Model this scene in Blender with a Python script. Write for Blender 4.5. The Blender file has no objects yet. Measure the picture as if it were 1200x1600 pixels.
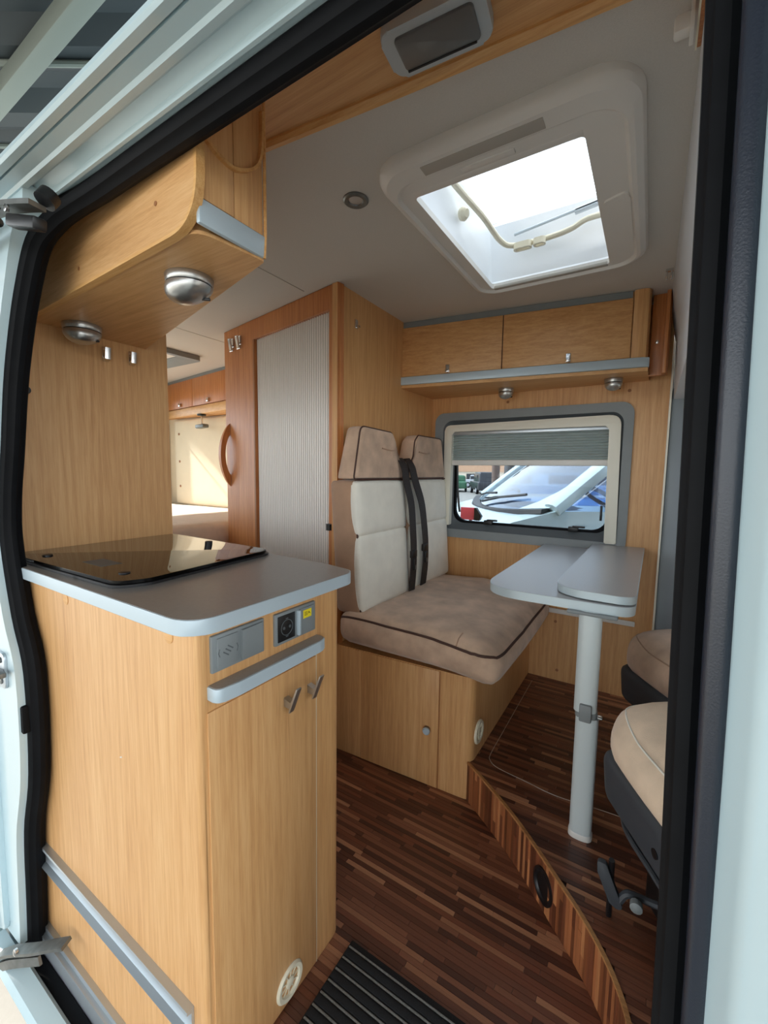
import bpy, bmesh, math, random
from mathutils import Vector, Matrix
random.seed(7)
PI = math.pi
scene = bpy.context.scene
C = scene.collection

# ------------------------------------------------------------------ camera
cam_d = bpy.data.cameras.new('camera'); cam = bpy.data.objects.new('camera', cam_d); C.objects.link(cam)
cam_d.sensor_fit = 'VERTICAL'; cam_d.sensor_height = 36.0; cam_d.lens = 662.1 / 1600 * 36.0
cam_d.clip_start = 0.01; cam_d.clip_end = 200
yaw, pitch, roll = math.radians(-32.042), math.radians(5.449), math.radians(0.784)
fwd = Vector((math.sin(yaw) * math.cos(pitch), math.cos(yaw) * math.cos(pitch), -math.sin(pitch)))
rgt = Vector((math.cos(yaw), -math.sin(yaw), 0)); upv = rgt.cross(fwd)
r2 = rgt * math.cos(roll) + upv * math.sin(roll); u2 = -rgt * math.sin(roll) + upv * math.cos(roll)
M = Matrix((r2, u2, -fwd)).transposed().to_4x4(); M.translation = (0, 0, 1.14)
cam.matrix_world = M
scene.camera = cam

# ------------------------------------------------------------------ world: bright overcast sky
world = bpy.data.worlds.new('overcast_sky'); scene.world = world; world.use_nodes = True
wt = world.node_tree; wt.nodes.clear()
wo = wt.nodes.new('ShaderNodeOutputWorld'); bg = wt.nodes.new('ShaderNodeBackground')
bg.inputs['Color'].default_value = (0.90, 0.96, 1.0, 1); bg.inputs['Strength'].default_value = 3.2
wt.links.new(bg.outputs[0], wo.inputs[0])
sun_d = bpy.data.lights.new('sun', 'SUN'); sun = bpy.data.objects.new('sun', sun_d); C.objects.link(sun)
sun_d.energy = 9.0; sun_d.angle = math.radians(2.0); sun_d.color = (1.0, .94, .86)
sun.rotation_euler = Vector((.75, .18, -.58)).to_track_quat('-Z', 'Y').to_euler()
scene.view_settings.view_transform = 'Standard'; scene.view_settings.look = 'None'
scene.view_settings.gamma = 1.0; scene.view_settings.exposure = 0.42
scene.view_settings.use_curve_mapping = False
scene.cycles.max_bounces = 10; scene.cycles.diffuse_bounces = 6; scene.cycles.glossy_bounces = 4
scene.cycles.transmission_bounces = 6; scene.cycles.transparent_max_bounces = 12
scene.cycles.use_denoising = True; scene.cycles.caustics_reflective = False; scene.cycles.caustics_refractive = False

def portal(loc, rot, sx, sy):
    l = bpy.data.lights.new('sky_portal', 'AREA'); l.shape = 'RECTANGLE'; l.size = sx; l.size_y = sy
    l.cycles.is_portal = True
    o = bpy.data.objects.new('sky_portal', l); o.location = loc; o.rotation_euler = rot; C.objects.link(o)

# ------------------------------------------------------------------ materials
def lin(c):
    return tuple(((v / 255) / 12.92 if v / 255 <= 0.04045 else ((v / 255 + 0.055) / 1.055) ** 2.4) for v in c) + (1,)
MATS = {}
def pbr(name, col, rough=0.5, metal=0.0, noise=0.0, nscale=20, bump=0.0, bscale=200, coat=0.0, spec=0.5, sheen=0.0, ior=1.5):
    m = bpy.data.materials.new(name); m.use_nodes = True; nt = m.node_tree; b = nt.nodes['Principled BSDF']
    b.inputs['Base Color'].default_value = lin(col); b.inputs['Roughness'].default_value = rough
    b.inputs['Metallic'].default_value = metal; b.inputs['Coat Weight'].default_value = coat
    b.inputs['Specular IOR Level'].default_value = spec; b.inputs['IOR'].default_value = ior; b.inputs['Sheen Weight'].default_value = sheen
    tc = None
    if noise or bump:
        tc = nt.nodes.new('ShaderNodeTexCoord')
    if noise:
        n = nt.nodes.new('ShaderNodeTexNoise'); n.inputs['Scale'].default_value = nscale; n.inputs['Detail'].default_value = 5
        nt.links.new(tc.outputs['Object'], n.inputs['Vector'])
        mp = nt.nodes.new('ShaderNodeMapRange'); mp.inputs[1].default_value = 0.3; mp.inputs[2].default_value = 0.7
        mp.inputs[3].default_value = 1 - noise; mp.inputs[4].default_value = 1 + noise
        nt.links.new(n.outputs['Fac'], mp.inputs[0])
        mx = nt.nodes.new('ShaderNodeMix'); mx.data_type = 'RGBA'; mx.blend_type = 'MULTIPLY'; mx.inputs[0].default_value = 1
        mx.inputs['A'].default_value = lin(col); nt.links.new(mp.outputs[0], mx.inputs['B'])
        nt.links.new(mx.outputs['Result'], b.inputs['Base Color'])
    if bump:
        n2 = nt.nodes.new('ShaderNodeTexNoise'); n2.inputs['Scale'].default_value = bscale; n2.inputs['Detail'].default_value = 3
        nt.links.new(tc.outputs['Object'], n2.inputs['Vector'])
        bp = nt.nodes.new('ShaderNodeBump'); bp.inputs['Strength'].default_value = bump; bp.inputs['Distance'].default_value = 0.002
        nt.links.new(n2.outputs['Fac'], bp.inputs['Height']); nt.links.new(bp.outputs[0], b.inputs['Normal'])
    MATS[name] = m
    return m

def wood(name, c_mid, c_dark, c_light, grain='Z', rough=0.42, contrast=1.0):
    m = bpy.data.materials.new(name); m.use_nodes = True; nt = m.node_tree; b = nt.nodes['Principled BSDF']
    tc = nt.nodes.new('ShaderNodeTexCoord'); mp = nt.nodes.new('ShaderNodeMapping')
    s = {'Z': (1, 1, 0.035), 'X': (0.035, 1, 1), 'Y': (1, 0.035, 1)}[grain]
    mp.inputs['Scale'].default_value = s
    nt.links.new(tc.outputs['Object'], mp.inputs['Vector'])
    n1 = nt.nodes.new('ShaderNodeTexNoise'); n1.inputs['Scale'].default_value = 95; n1.inputs['Detail'].default_value = 6
    n1.inputs['Roughness'].default_value = 0.65; n1.inputs['Distortion'].default_value = 0.15
    n2 = nt.nodes.new('ShaderNodeTexNoise'); n2.inputs['Scale'].default_value = 480; n2.inputs['Detail'].default_value = 3
    n3 = nt.nodes.new('ShaderNodeTexNoise'); n3.inputs['Scale'].default_value = 5; n3.inputs['Detail'].default_value = 2
    for n in (n1, n2, n3): nt.links.new(mp.outputs[0], n.inputs['Vector'])
    a = nt.nodes.new('ShaderNodeMath'); a.operation = 'MULTIPLY_ADD'; a.inputs[1].default_value = 0.55; nt.links.new(n1.outputs['Fac'], a.inputs[0])
    a2 = nt.nodes.new('ShaderNodeMath'); a2.operation = 'MULTIPLY'; a2.inputs[1].default_value = 0.25; nt.links.new(n2.outputs['Fac'], a2.inputs[0])
    a3 = nt.nodes.new('ShaderNodeMath'); a3.operation = 'MULTIPLY_ADD'; a3.inputs[1].default_value = 0.2; nt.links.new(n3.outputs['Fac'], a3.inputs[0]); nt.links.new(a2.outputs[0], a3.inputs[2])
    nt.links.new(a3.outputs[0], a.inputs[2])
    cr = nt.nodes.new('ShaderNodeValToRGB'); cr.color_ramp.elements[0].position = 0.5 - 0.14 * 1.0; cr.color_ramp.elements[1].position = 0.5 + 0.14
    def mixc(c): return tuple(x * contrast + y * (1 - contrast) for x, y in zip(c, c_mid))
    cr.color_ramp.elements[0].color = lin(mixc(c_dark)); cr.color_ramp.elements[1].color = lin(mixc(c_light))
    e = cr.color_ramp.elements.new(0.5); e.color = lin(c_mid)
    nt.links.new(a.outputs[0], cr.inputs[0]); nt.links.new(cr.outputs[0], b.inputs['Base Color'])
    b.inputs['Roughness'].default_value = rough
    bp = nt.nodes.new('ShaderNodeBump'); bp.inputs['Strength'].default_value = 0.12; bp.inputs['Distance'].default_value = 0.001
    nt.links.new(a.outputs[0], bp.inputs['Height']); nt.links.new(bp.outputs[0], b.inputs['Normal'])
    MATS[name] = m
    return m

BM, BD, BL = (210, 160, 106), (191, 139, 87), (222, 177, 124)
wood('beech_v', BM, BD, BL, 'Z'); wood('beech_x', BM, BD, BL, 'X'); wood('beech_y', BM, BD, BL, 'Y')
wood('beech_frame', (186, 118, 66), (162, 95, 48), (205, 140, 84), 'Z', 0.38)
wood('beech_edge', (214, 162, 100), (196, 140, 80), (228, 182, 122), 'X')
WALNUT = []
for i, (c, k) in enumerate([((96, 57, 42), .8), ((115, 71, 53), .8), ((133, 86, 64), .8), ((154, 105, 78), .8), ((81, 48, 37), .8), ((175, 125, 94), .8), ((121, 72, 52), .8)]):
    WALNUT.append(wood('walnut_%d' % i, c, tuple(v * .72 for v in c), tuple(v * 1.22 for v in c), 'X', 0.34))
pbr('grout_dark', (40, 24, 18), 0.6)
wood('walnut_edge', (178, 126, 78), (140, 92, 52), (200, 150, 96), 'X', 0.4)
RISER = []
for i, c in enumerate([(112, 66, 42), (140, 84, 52), (166, 104, 66), (190, 128, 84), (96, 54, 36), (124, 72, 48)]):
    RISER.append(wood('riser_%d' % i, c, tuple(v * .75 for v in c), tuple(v * 1.15 for v in c), 'Z', 0.36))
pbr('ceiling_felt', (206, 203, 197), 0.95, noise=.03, nscale=300, bump=.3, bscale=900)
pbr('white_plastic', (224, 222, 217), 0.45)
pbr('cream_plastic', (230, 227, 212), 0.4)
pbr('shaft_white', (236, 240, 244), 0.4)
pbr('grille_grey', (176, 172, 164), 0.7)
pbr('grey_plastic', (128, 134, 136), 0.5, noise=.03, bump=.1, bscale=800)
pbr('lamp_grey', (178, 187, 192), 0.5, bump=.1, bscale=800)
pbr('grey_dark_plastic', (84, 90, 94), 0.5)
pbr('alu', (196, 204, 210), 0.38, metal=0.75)
pbr('alu_trim', (184, 199, 208), 0.38, metal=0.15)
pbr('chrome', (222, 222, 222), 0.14, metal=1.0)
pbr('brushed', (186, 186, 184), 0.3, metal=0.9, noise=.06, nscale=90)
pbr('steel_dull', (120, 122, 120), 0.42, metal=0.7, noise=.2, nscale=40)
pbr('laminate', (134, 130, 126), 0.33, noise=.05, nscale=160, coat=.1)
pbr('table_top', (168, 168, 170), 0.32, noise=.04, nscale=260)
pbr('table_edge', (190, 204, 210), 0.4, metal=.2)
pbr('leg_paint', (206, 216, 218), 0.35, metal=.1)
pbr('black_glass', (5, 4, 4), 0.02, spec=0.4, ior=1.28)
pbr('rubber', (12, 13, 16), 0.6, noise=.2, nscale=30, spec=.12)
pbr('rubber_soft', (24, 31, 44), 0.36, bump=.12, bscale=700, spec=.6)
pbr('black_plastic', (20, 20, 22), 0.4)
pbr('dark_shell', (60, 64, 70), 0.55, bump=.2, bscale=900)
pbr('van_white', (190, 211, 217), 0.3, coat=.4, noise=.03, nscale=4)
pbr('fascia', (214, 218, 224), 0.5)
pbr('cab_grey', (136, 144, 150), 0.5, noise=.04, nscale=5)
pbr('suede_brown', (194, 164, 140), 0.9, noise=.26, nscale=11, bump=.35, bscale=500, sheen=.3)
pbr('suede_dark', (170, 136, 110), 0.9, noise=.16, nscale=9, bump=.35, bscale=500, sheen=.3)
pbr('suede_cream', (232, 228, 216), 0.9, noise=.05, nscale=14, bump=.35, bscale=500, sheen=.2)
pbr('suede_beige', (222, 198, 172), 0.9, noise=.18, nscale=9, bump=.35, bscale=500, sheen=.2)
pbr('piping', (70, 44, 34), 0.7)
pbr('belt', (40, 32, 30), 0.65, bump=.4, bscale=1500)
pbr('belt_brown', (74, 52, 44), 0.65, bump=.4, bscale=1500)
pbr('tambour', (240, 233, 226), 0.34)
pbr('tambour_gap', (52, 44, 40), 0.6)
pbr('mat_black', (28, 30, 34), 0.95, noise=.25, nscale=300, bump=.9, bscale=800)
pbr('mat_grey', (142, 144, 142), 0.95, noise=.25, nscale=300, bump=.9, bscale=800)
pbr('cream_pad', (226, 212, 184), 0.8, noise=.03, nscale=8)
pbr('sheet', (232, 214, 196), 0.9, noise=.05, nscale=30)
pbr('concrete', (150, 148, 142), 0.9, noise=.08, nscale=6, bump=.3, bscale=80)
pbr('yellow', (238, 216, 40), 0.5)
pbr('ink', (60, 52, 16), 0.6)
pbr('ivory', (228, 220, 196), 0.4)
pbr('lens_dark', (100, 102, 102), 0.28, coat=.3)
pbr('seam_line', (190, 178, 165), 0.5)
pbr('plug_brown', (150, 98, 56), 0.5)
pbr('red_lamp', (236, 92, 104), 0.4)
pbr('car_green', (70, 120, 90), 0.4)
pbr('car_dark', (44, 46, 52), 0.35, coat=.4)
pbr('car_silver', (180, 184, 190), 0.35, coat=.4)
pbr('building_pale', (236, 222, 200), 0.8)
pbr('building_band', (214, 172, 140), 0.8)
pbr('building_grey', (120, 122, 126), 0.7)
pbr('pole_brown', (110, 92, 84), 0.7)
pbr('roof_dark', (44, 51, 54), 0.6, noise=.1, nscale=3)
pbr('roof_beam', (122, 128, 120), 0.6)
pbr('windshield_in', (70, 92, 120), 0.4)

def glass(name, tint=(1, 1, 1), refl=0.12, rough=0.0):
    m = bpy.data.materials.new(name); m.use_nodes = True; nt = m.node_tree; nt.nodes.clear()
    o = nt.nodes.new('ShaderNodeOutputMaterial'); t = nt.nodes.new('ShaderNodeBsdfTransparent'); g = nt.nodes.new('ShaderNodeBsdfGlossy')
    t.inputs['Color'].default_value = tint + (1,); g.inputs['Roughness'].default_value = rough
    mx = nt.nodes.new('ShaderNodeMixShader'); fr = nt.nodes.new('ShaderNodeFresnel'); fr.inputs['IOR'].default_value = 1.45
    ml = nt.nodes.new('ShaderNodeMath'); ml.operation = 'MULTIPLY'; ml.inputs[1].default_value = refl / 0.04 * 0.35
    ml.use_clamp = True
    nt.links.new(fr.outputs[0], ml.inputs[0]); nt.links.new(ml.outputs[0], mx.inputs[0])
    nt.links.new(t.outputs[0], mx.inputs[1]); nt.links.new(g.outputs[0], mx.inputs[2]); nt.links.new(mx.outputs[0], o.inputs[0])
    MATS[name] = m
def cloth(name, col, tr=0.45):
    m = bpy.data.materials.new(name); m.use_nodes = True; nt = m.node_tree; nt.nodes.clear()
    o = nt.nodes.new('ShaderNodeOutputMaterial'); d = nt.nodes.new('ShaderNodeBsdfDiffuse'); t = nt.nodes.new('ShaderNodeBsdfTranslucent'); mx = nt.nodes.new('ShaderNodeMixShader')
    d.inputs[0].default_value = lin(col); t.inputs[0].default_value = lin(col); mx.inputs[0].default_value = tr
    nt.links.new(d.outputs[0], mx.inputs[1]); nt.links.new(t.outputs[0], mx.inputs[2]); nt.links.new(mx.outputs[0], o.inputs[0]); MATS[name] = m
cloth('blind', (188, 194, 188), .35); cloth('curtain', (226, 216, 200), .5)
glass('glass_clear', (0.93, 0.96, 0.98), 0.08)
glass('glass_tint', (0.52, 0.56, 0.60), 0.06)
glass('glass_van', (0.55, 0.72, 0.95), 0.3)

# ------------------------------------------------------------------ mesh helpers
WM = {}
def new(): return bmesh.new()
def obj(name, bm, mat, parent=None, local=False, smooth=30, mats=None):
    bmesh.ops.recalc_face_normals(bm, faces=bm.faces[:])
    me = bpy.data.meshes.new(name)
    if parent is not None and not local:
        bm.transform(WM[parent.name].inverted())
    bm.to_mesh(me); bm.free()
    for m in (mats or [mat]): me.materials.append(MATS[m] if isinstance(m, str) else m)
    if smooth:
        me.polygons.foreach_set('use_smooth', [True] * len(me.polygons))
        me.set_sharp_from_angle(angle=math.radians(smooth))
    o = bpy.data.objects.new(name, me); C.objects.link(o)
    if parent is not None:
        o.parent = parent; WM[o.name] = WM[parent.name]
    else:
        WM[o.name] = Matrix.Identity(4)
    return o
def thing(name, label, cat, loc=(0, 0, 0), rz=0, group=None, kind=None):
    o = bpy.data.objects.new(name, None); C.objects.link(o); o.empty_display_size = .05
    o.location = loc; o.rotation_euler = (0, 0, rz)
    WM[o.name] = Matrix.Translation(loc) @ Matrix.Rotation(rz, 4, 'Z')
    return tag(o, label, cat, group, kind)
def tag(o, label, cat=None, group=None, kind=None):
    o['label'] = label
    if cat: o['category'] = cat
    if group: o['group'] = group
    if kind: o['kind'] = kind
    return o
def tree_copy(o, loc, rz, label, group=None):
    c = o.copy(); C.objects.link(c); c.location = loc; c.rotation_euler = (0, 0, rz); c['label'] = label
    if group: c['group'] = group
    for ch in o.children:
        d = ch.copy(); C.objects.link(d); d.parent = c
        for g in ch.children:
            e = g.copy(); C.objects.link(e); e.parent = d
    return c

def box(bm, x0, x1, y0, y1, z0, z1, bev=0, seg=2, mat=0):
    r = bmesh.ops.create_cube(bm, size=1)
    vs = r['verts']
    for v in vs:
        v.co = Vector(((x0 + x1) / 2 + v.co.x * (x1 - x0), (y0 + y1) / 2 + v.co.y * (y1 - y0), (z0 + z1) / 2 + v.co.z * (z1 - z0)))
    fs = set(f for v in vs for f in v.link_faces)
    for f in fs: f.material_index = mat
    if bev:
        es = list(set(e for v in vs for e in v.link_edges))
        bmesh.ops.bevel(bm, geom=es, offset=bev, segments=seg, profile=0.5, affect='EDGES')
    return bm
def bx(*a, **k): return box(new(), *a, **k)
def obox(bm, c, ax, ay, az, sx, sy, sz, bev=0, seg=2):
    """box centred at c with axes ax, ay, az (unit vectors) and full sizes"""
    r = bmesh.ops.create_cube(bm, size=1); vs = r['verts']
    ax, ay, az = Vector(ax).normalized(), Vector(ay).normalized(), Vector(az).normalized()
    for v in vs: v.co = Vector(c) + ax * v.co.x * sx + ay * v.co.y * sy + az * v.co.z * sz
    if bev:
        es = list(set(e for v in vs for e in v.link_edges))
        bmesh.ops.bevel(bm, geom=es, offset=bev, segments=seg, profile=0.5, affect='EDGES')
    return bm
def prism(bm, pts, a0, a1, plane='XY', bev=0, seg=2):
    """extrude a 2-D outline; plane XY -> along Z, XZ -> along Y, YZ -> along X"""
    def mk(p, a):
        return {'XY': (p[0], p[1], a), 'XZ': (p[0], a, p[1]), 'YZ': (a, p[0], p[1])}[plane]
    A = [bm.verts.new(mk(p, a0)) for p in pts]; B = [bm.verts.new(mk(p, a1)) for p in pts]
    n = len(pts)
    f1 = bm.faces.new(A[::-1]); f2 = bm.faces.new(B)
    for i in range(n): bm.faces.new((A[i], A[(i + 1) % n], B[(i + 1) % n], B[i]))
    if bev:
        es = list(f1.edges) + list(f2.edges)
        bmesh.ops.bevel(bm, geom=es, offset=bev, segments=seg, profile=0.5, affect='EDGES')
    return bm
def rpoly(pts, radii, seg=6):
    """round the corners of a polygon"""
    out = []; n = len(pts)
    if not isinstance(radii, (list, tuple)): radii = [radii] * n
    for i in range(n):
        p = Vector(pts[i]); a = Vector(pts[i - 1]); b = Vector(pts[(i + 1) % n]); r = radii[i]
        if r <= 0: out.append(tuple(p)); continue
        da = (a - p).normalized(); db = (b - p).normalized()
        ang = da.angle(db); t = min(r / math.tan(ang / 2), (a - p).length * .49, (b - p).length * .49)
        p0 = p + da * t; p1 = p + db * t
        for k in range(seg + 1):
            s = k / seg
            out.append(tuple(p0 * (1 - s) ** 2 + p * 2 * s * (1 - s) + p1 * s * s))
    return out
def rrect(x0, x1, y0, y1, r, seg=6):
    out = []
    for cx, cy, a in ((x1 - r, y1 - r, 0), (x0 + r, y1 - r, 90), (x0 + r, y0 + r, 180), (x1 - r, y0 + r, 270)):
        for k in range(seg + 1):
            t = math.radians(a + 90 * k / seg); out.append((cx + r * math.cos(t), cy + r * math.sin(t)))
    return out
def ring(bm, outer, inner, a0, a1, plane='XY', b0=None, b1=None):
    """frame between two outlines with equal counts; inner may sit at other levels b0..b1"""
    def mk(p, a):
        return {'XY': (p[0], p[1], a), 'XZ': (p[0], a, p[1]), 'YZ': (a, p[0], p[1])}[plane]
    b0 = a0 if b0 is None else b0; b1 = a1 if b1 is None else b1
    O0 = [bm.verts.new(mk(p, a0)) for p in outer]; O1 = [bm.verts.new(mk(p, a1)) for p in outer]
    I0 = [bm.verts.new(mk(p, b0)) for p in inner]; I1 = [bm.verts.new(mk(p, b1)) for p in inner]
    n = len(outer)
    for i in range(n):
        j = (i + 1) % n
        bm.faces.new((O0[i], O0[j], O1[j], O1[i])); bm.faces.new((I0[j], I0[i], I1[i], I1[j]))
        bm.faces.new((O1[i], O1[j], I1[j], I1[i])); bm.faces.new((O0[j], O0[i], I0[i], I0[j]))
    return bm
def stackrings(bm, loops, cap0=True, cap1=True, closed=True):
    """loft through loops of equal point counts (3-D points)"""
    V = [[bm.verts.new(p) for p in L] for L in loops]; n = len(V[0])
    for a, b in zip(V, V[1:]):
        for i in range(n if closed else n - 1):
            bm.faces.new((a[i], a[(i + 1) % n], b[(i + 1) % n], b[i]))
    if cap0: bm.faces.new(V[0][::-1])
    if cap1: bm.faces.new(V[-1])
    return bm
def sweep(bm, path, prof, closed=False, up=(0, 0, 1), caps=True, scale=None):
    path = [Vector(p) for p in path]; n = len(path); loops = []
    for i, p in enumerate(path):
        if closed: t = (path[(i + 1) % n] - path[i - 1])
        else: t = path[min(i + 1, n - 1)] - path[max(i - 1, 0)]
        t.normalize(); u = Vector(up); s = t.cross(u)
        if s.length < 1e-4: s = t.cross(Vector((0, 1, 0)))
        s.normalize(); w = s.cross(t)
        k = scale[i] if scale else 1
        loops.append([p + s * a * k + w * b * k for a, b in prof])
    if closed: loops.append(loops[0])
    if closed:
        V = [[bm.verts.new(q) for q in L] for L in loops[:-1]]; m = len(prof)
        for a in range(n):
            A, B = V[a], V[(a + 1) % n]
            for i in range(m): bm.faces.new((A[i], A[(i + 1) % m], B[(i + 1) % m], B[i]))
        return bm
    return stackrings(bm, loops, caps, caps)
def circ(r, n=10): return [(r * math.cos(2 * PI * k / n), r * math.sin(2 * PI * k / n)) for k in range(n)]
def tube(bm, path, r, n=10, closed=False, up=(0, 0, 1)): return sweep(bm, path, circ(r, n), closed, up)
def smooth_path(pts, k=6, closed=False):
    pts = [Vector(p) for p in pts]; out = []; n = len(pts)
    rng = range(n) if closed else range(n - 1)
    for i in rng:
        if closed: p0, p1, p2, p3 = pts[i - 1], pts[i], pts[(i + 1) % n], pts[(i + 2) % n]
        else: p0, p1, p2, p3 = pts[max(i - 1, 0)], pts[i], pts[i + 1], pts[min(i + 2, n - 1)]
        for s in range(k):
            t = s / k
            out.append(0.5 * ((2 * p1) + (p2 - p0) * t + (2 * p0 - 5 * p1 + 4 * p2 - p3) * t * t + (3 * p1 - p0 - 3 * p2 + p3) * t ** 3))
    if not closed: out.append(pts[-1])
    return out
def lathe(bm, prof, c, axis=(0, 0, 1), n=24):
    """prof: list of (radius, height) along axis from c"""
    ax = Vector(axis).normalized(); a = ax.orthogonal().normalized(); b = ax.cross(a)
    loops = [[Vector(c) + ax * h + (a * math.cos(2 * PI * k / n) + b * math.sin(2 * PI * k / n)) * max(r, 1e-4) for k in range(n)] for r, h in prof]
    return stackrings(bm, loops)
def softbox(x0, x1, y0, y1, z0, z1, bev, puff=0.0, seg=4, cuts=5, fn=None):
    """upholstered block: subdivided cube, rounded edges, slightly crowned faces"""
    bm = new(); r = bmesh.ops.create_cube(bm, size=2)
    bmesh.ops.subdivide_edges(bm, edges=bm.edges[:], cuts=11, use_grid_fill=True)
    hx, hy, hz = (x1 - x0) / 2, (y1 - y0) / 2, (z1 - z0) / 2; c = Vector(((x0 + x1) / 2, (y0 + y1) / 2, (z0 + z1) / 2))
    for v in bm.verts:
        q = v.co.copy()
        # concentrate samples near the edges
        q = Vector([math.copysign(1 - (1 - abs(t)) ** 1.7 if True else t, t) for t in q])
        p = Vector((q.x * hx, q.y * hy, q.z * hz))
        core = Vector((max(-hx + bev, min(hx - bev, p.x)), max(-hy + bev, min(hy - bev, p.y)), max(-hz + bev, min(hz - bev, p.z))))
        d = p - core
        if d.length > 1e-9: p = core + d.normalized() * bev
        pu = puff * (1 - q.x ** 2) * (1 - q.y ** 2) if abs(v.co.z) > .999 else 0
        if abs(v.co.z) > .999: p.z += math.copysign(pu, v.co.z)
        if abs(v.co.x) > .999: p.x += math.copysign(puff * (1 - q.y ** 2) * (1 - q.z ** 2), v.co.x)
        if abs(v.co.y) > .999: p.y += math.copysign(puff * (1 - q.x ** 2) * (1 - q.z ** 2), v.co.y)
        p = c + p
        if fn: p = Vector(fn(p))
        v.co = p
    return bm
from mathutils.bvhtree import BVHTree
def snap(path, tree, off=.0008):
    out = []
    for p in path:
        loc, nrm, i, d = tree.find_nearest(Vector(p)); out.append(loc + (Vector(p) - loc).normalized() * 0 + nrm * off)
    return out
def text_mesh(name, body, size, mat, parent, origin, xdir, ydir, extrude=0.0003):
    cu = bpy.data.curves.new(name, 'FONT'); cu.body = body; cu.size = size; cu.extrude = extrude; cu.align_x = 'CENTER'; cu.align_y = 'CENTER'
    to = bpy.data.objects.new(name + '_tmp', cu); C.objects.link(to)
    dg = bpy.context.evaluated_depsgraph_get(); me = bpy.data.meshes.new_from_object(to.evaluated_get(dg))
    bpy.data.objects.remove(to)
    xd, yd = Vector(xdir).normalized(), Vector(ydir).normalized(); zd = xd.cross(yd)
    T = Matrix((xd, yd, zd)).transposed().to_4x4(); T.translation = Vector(origin)
    me.transform(WM[parent.name].inverted() @ T); me.materials.clear(); me.materials.append(MATS[mat])
    o = bpy.data.objects.new(name, me); C.objects.link(o); o.parent = parent; WM[o.name] = WM[parent.name]
    return o
def struct(name, bm, mat, label, **k):
    return tag(obj(name, bm, mat, **k), label, None, None, 'structure')
def wall_holes(bm, axis, c0, c1, u0, u1, z0, z1, holes):
    """slab (axis const between c0..c1) spanning u,z with rectangular holes [(u0,u1,z0,z1)] that do not overlap in u"""
    def b(ua, ub, za, zb):
        if ub - ua < 1e-5 or zb - za < 1e-5: return
        if axis == 'Y': box(bm, ua, ub, c0, c1, za, zb)
        elif axis == 'X': box(bm, c0, c1, ua, ub, za, zb)
        else: box(bm, ua, ub, za, zb, c0, c1)
    u = u0
    for h in sorted(holes):
        b(u, h[0], z0, z1); b(h[0], h[1], z0, h[2]); b(h[0], h[1], h[3], z1); u = h[1]
    b(u, u1, z0, z1)
    return bm

# ================================================================== STRUCTURE
portal((-.58, .40, .8), (PI / 2, 0, 0), 1.25, 1.65)
portal((-.35, 1.30, 1.98), (0, 0, 0), .42, .64)
portal((-.52, 2.20, 1.03), (-PI / 2, 0, 0), .75, .36)
portal((1.35, 1.25, 1.18), (PI / 2, 0, PI / 2), 1.5, .48)
portal((-3.55, 1.225, 1.3), (PI / 2, 0, -PI / 2), 1.55, .8)
portal((-2.5, .28, 1.3), (PI / 2, 0, 0), 1.8, .7)
portal((.72, .27, 1.18), (PI / 2, 0, 0), .95, .6)
portal((.78, 2.22, 1.17), (-PI / 2, 0, 0), .66, .46)

ZC = 1.84
SKY_HOLE = (-.56, -.14, .98, 1.61)
# ceiling
bm = new(); wall_holes(bm, 'Z', ZC, ZC + .02, -3.5, .045, .58, 2.16, [SKY_HOLE])
ceiling = struct('ceiling', bm, 'ceiling_felt', 'pale grey felt lined ceiling of the camper van')
bm = new(); box(bm, -2.05, -2.046, .75, 2.1, ZC - .0012, ZC + .001); box(bm, -1.20, -1.197, .75, 1.3, ZC - .0012, ZC + .001)
obj('ceiling_seam', bm, 'grille_grey', ceiling)

# far side wall (left side of the van) with the window opening
bm = new(); wall_holes(bm, 'Y', 2.129, 2.16, -1.92, .045, 0, 1.86, [(-.95, -.117, .843, 1.407)])
wl = struct('wall_left', bm, 'beech_v', 'beech veneer side wall behind the folding table and bench')
for x, z in ((-.65, .56), (-.545, .642), (-.329, .191), (-.347, .431), (-.62, 1.49), (-.1, 1.50)):
    bm = new(); lathe(bm, [(.007, 0), (.007, .0015), (.004, .002)], (x, 2.129, z), (0, -1, 0), 12); obj('screw_cap', bm, 'plug_brown', wl)
bm = bx(.045, .052, 2.10, 2.135, .14, 1.6); obj('edge_strip', bm, 'cream_plastic', wl)

# rear of the van
bm = new(); wall_holes(bm, 'Y', 2.10, 2.16, -3.5, -1.93, 0, 1.86, [])
struct('wall_left_rear', bm, 'cream_pad', 'cream padded side wall beside the rear bed')
bm = new(); wall_holes(bm, 'X', -3.53, -3.5, .30, 2.16, -.1, 1.9, [(.45, 2.0, .90, 1.70)])
wr = struct('wall_rear', bm, 'cream_pad', 'cream rear door wall with the back window')
bm = new(); ring(bm, rrect(.43, 2.02, .88, 1.72, .05), rrect(.47, 1.98, .92, 1.68, .05), -3.5, -3.48, 'YZ'); obj('window_frame', bm, 'black_plastic', wr)
bm = bx(-3.52, -3.515, .45, 2.0, .90, 1.70); obj('pane', bm, 'glass_clear', wr)
bm = new(); wall_holes(bm, 'Y', .30, .352, -3.5, -1.42, -.12, 1.66, [(-3.4, -1.6, .95, 1.62)])  # unseen side window opening, added to let daylight reach the rear bed
wri = struct('wall_right', bm, 'van_white', 'white van body side behind the sliding door opening')
bm = bx(-3.4, -1.6, .31, .315, .95, 1.65); obj('pane', bm, 'glass_clear', wri)

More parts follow.
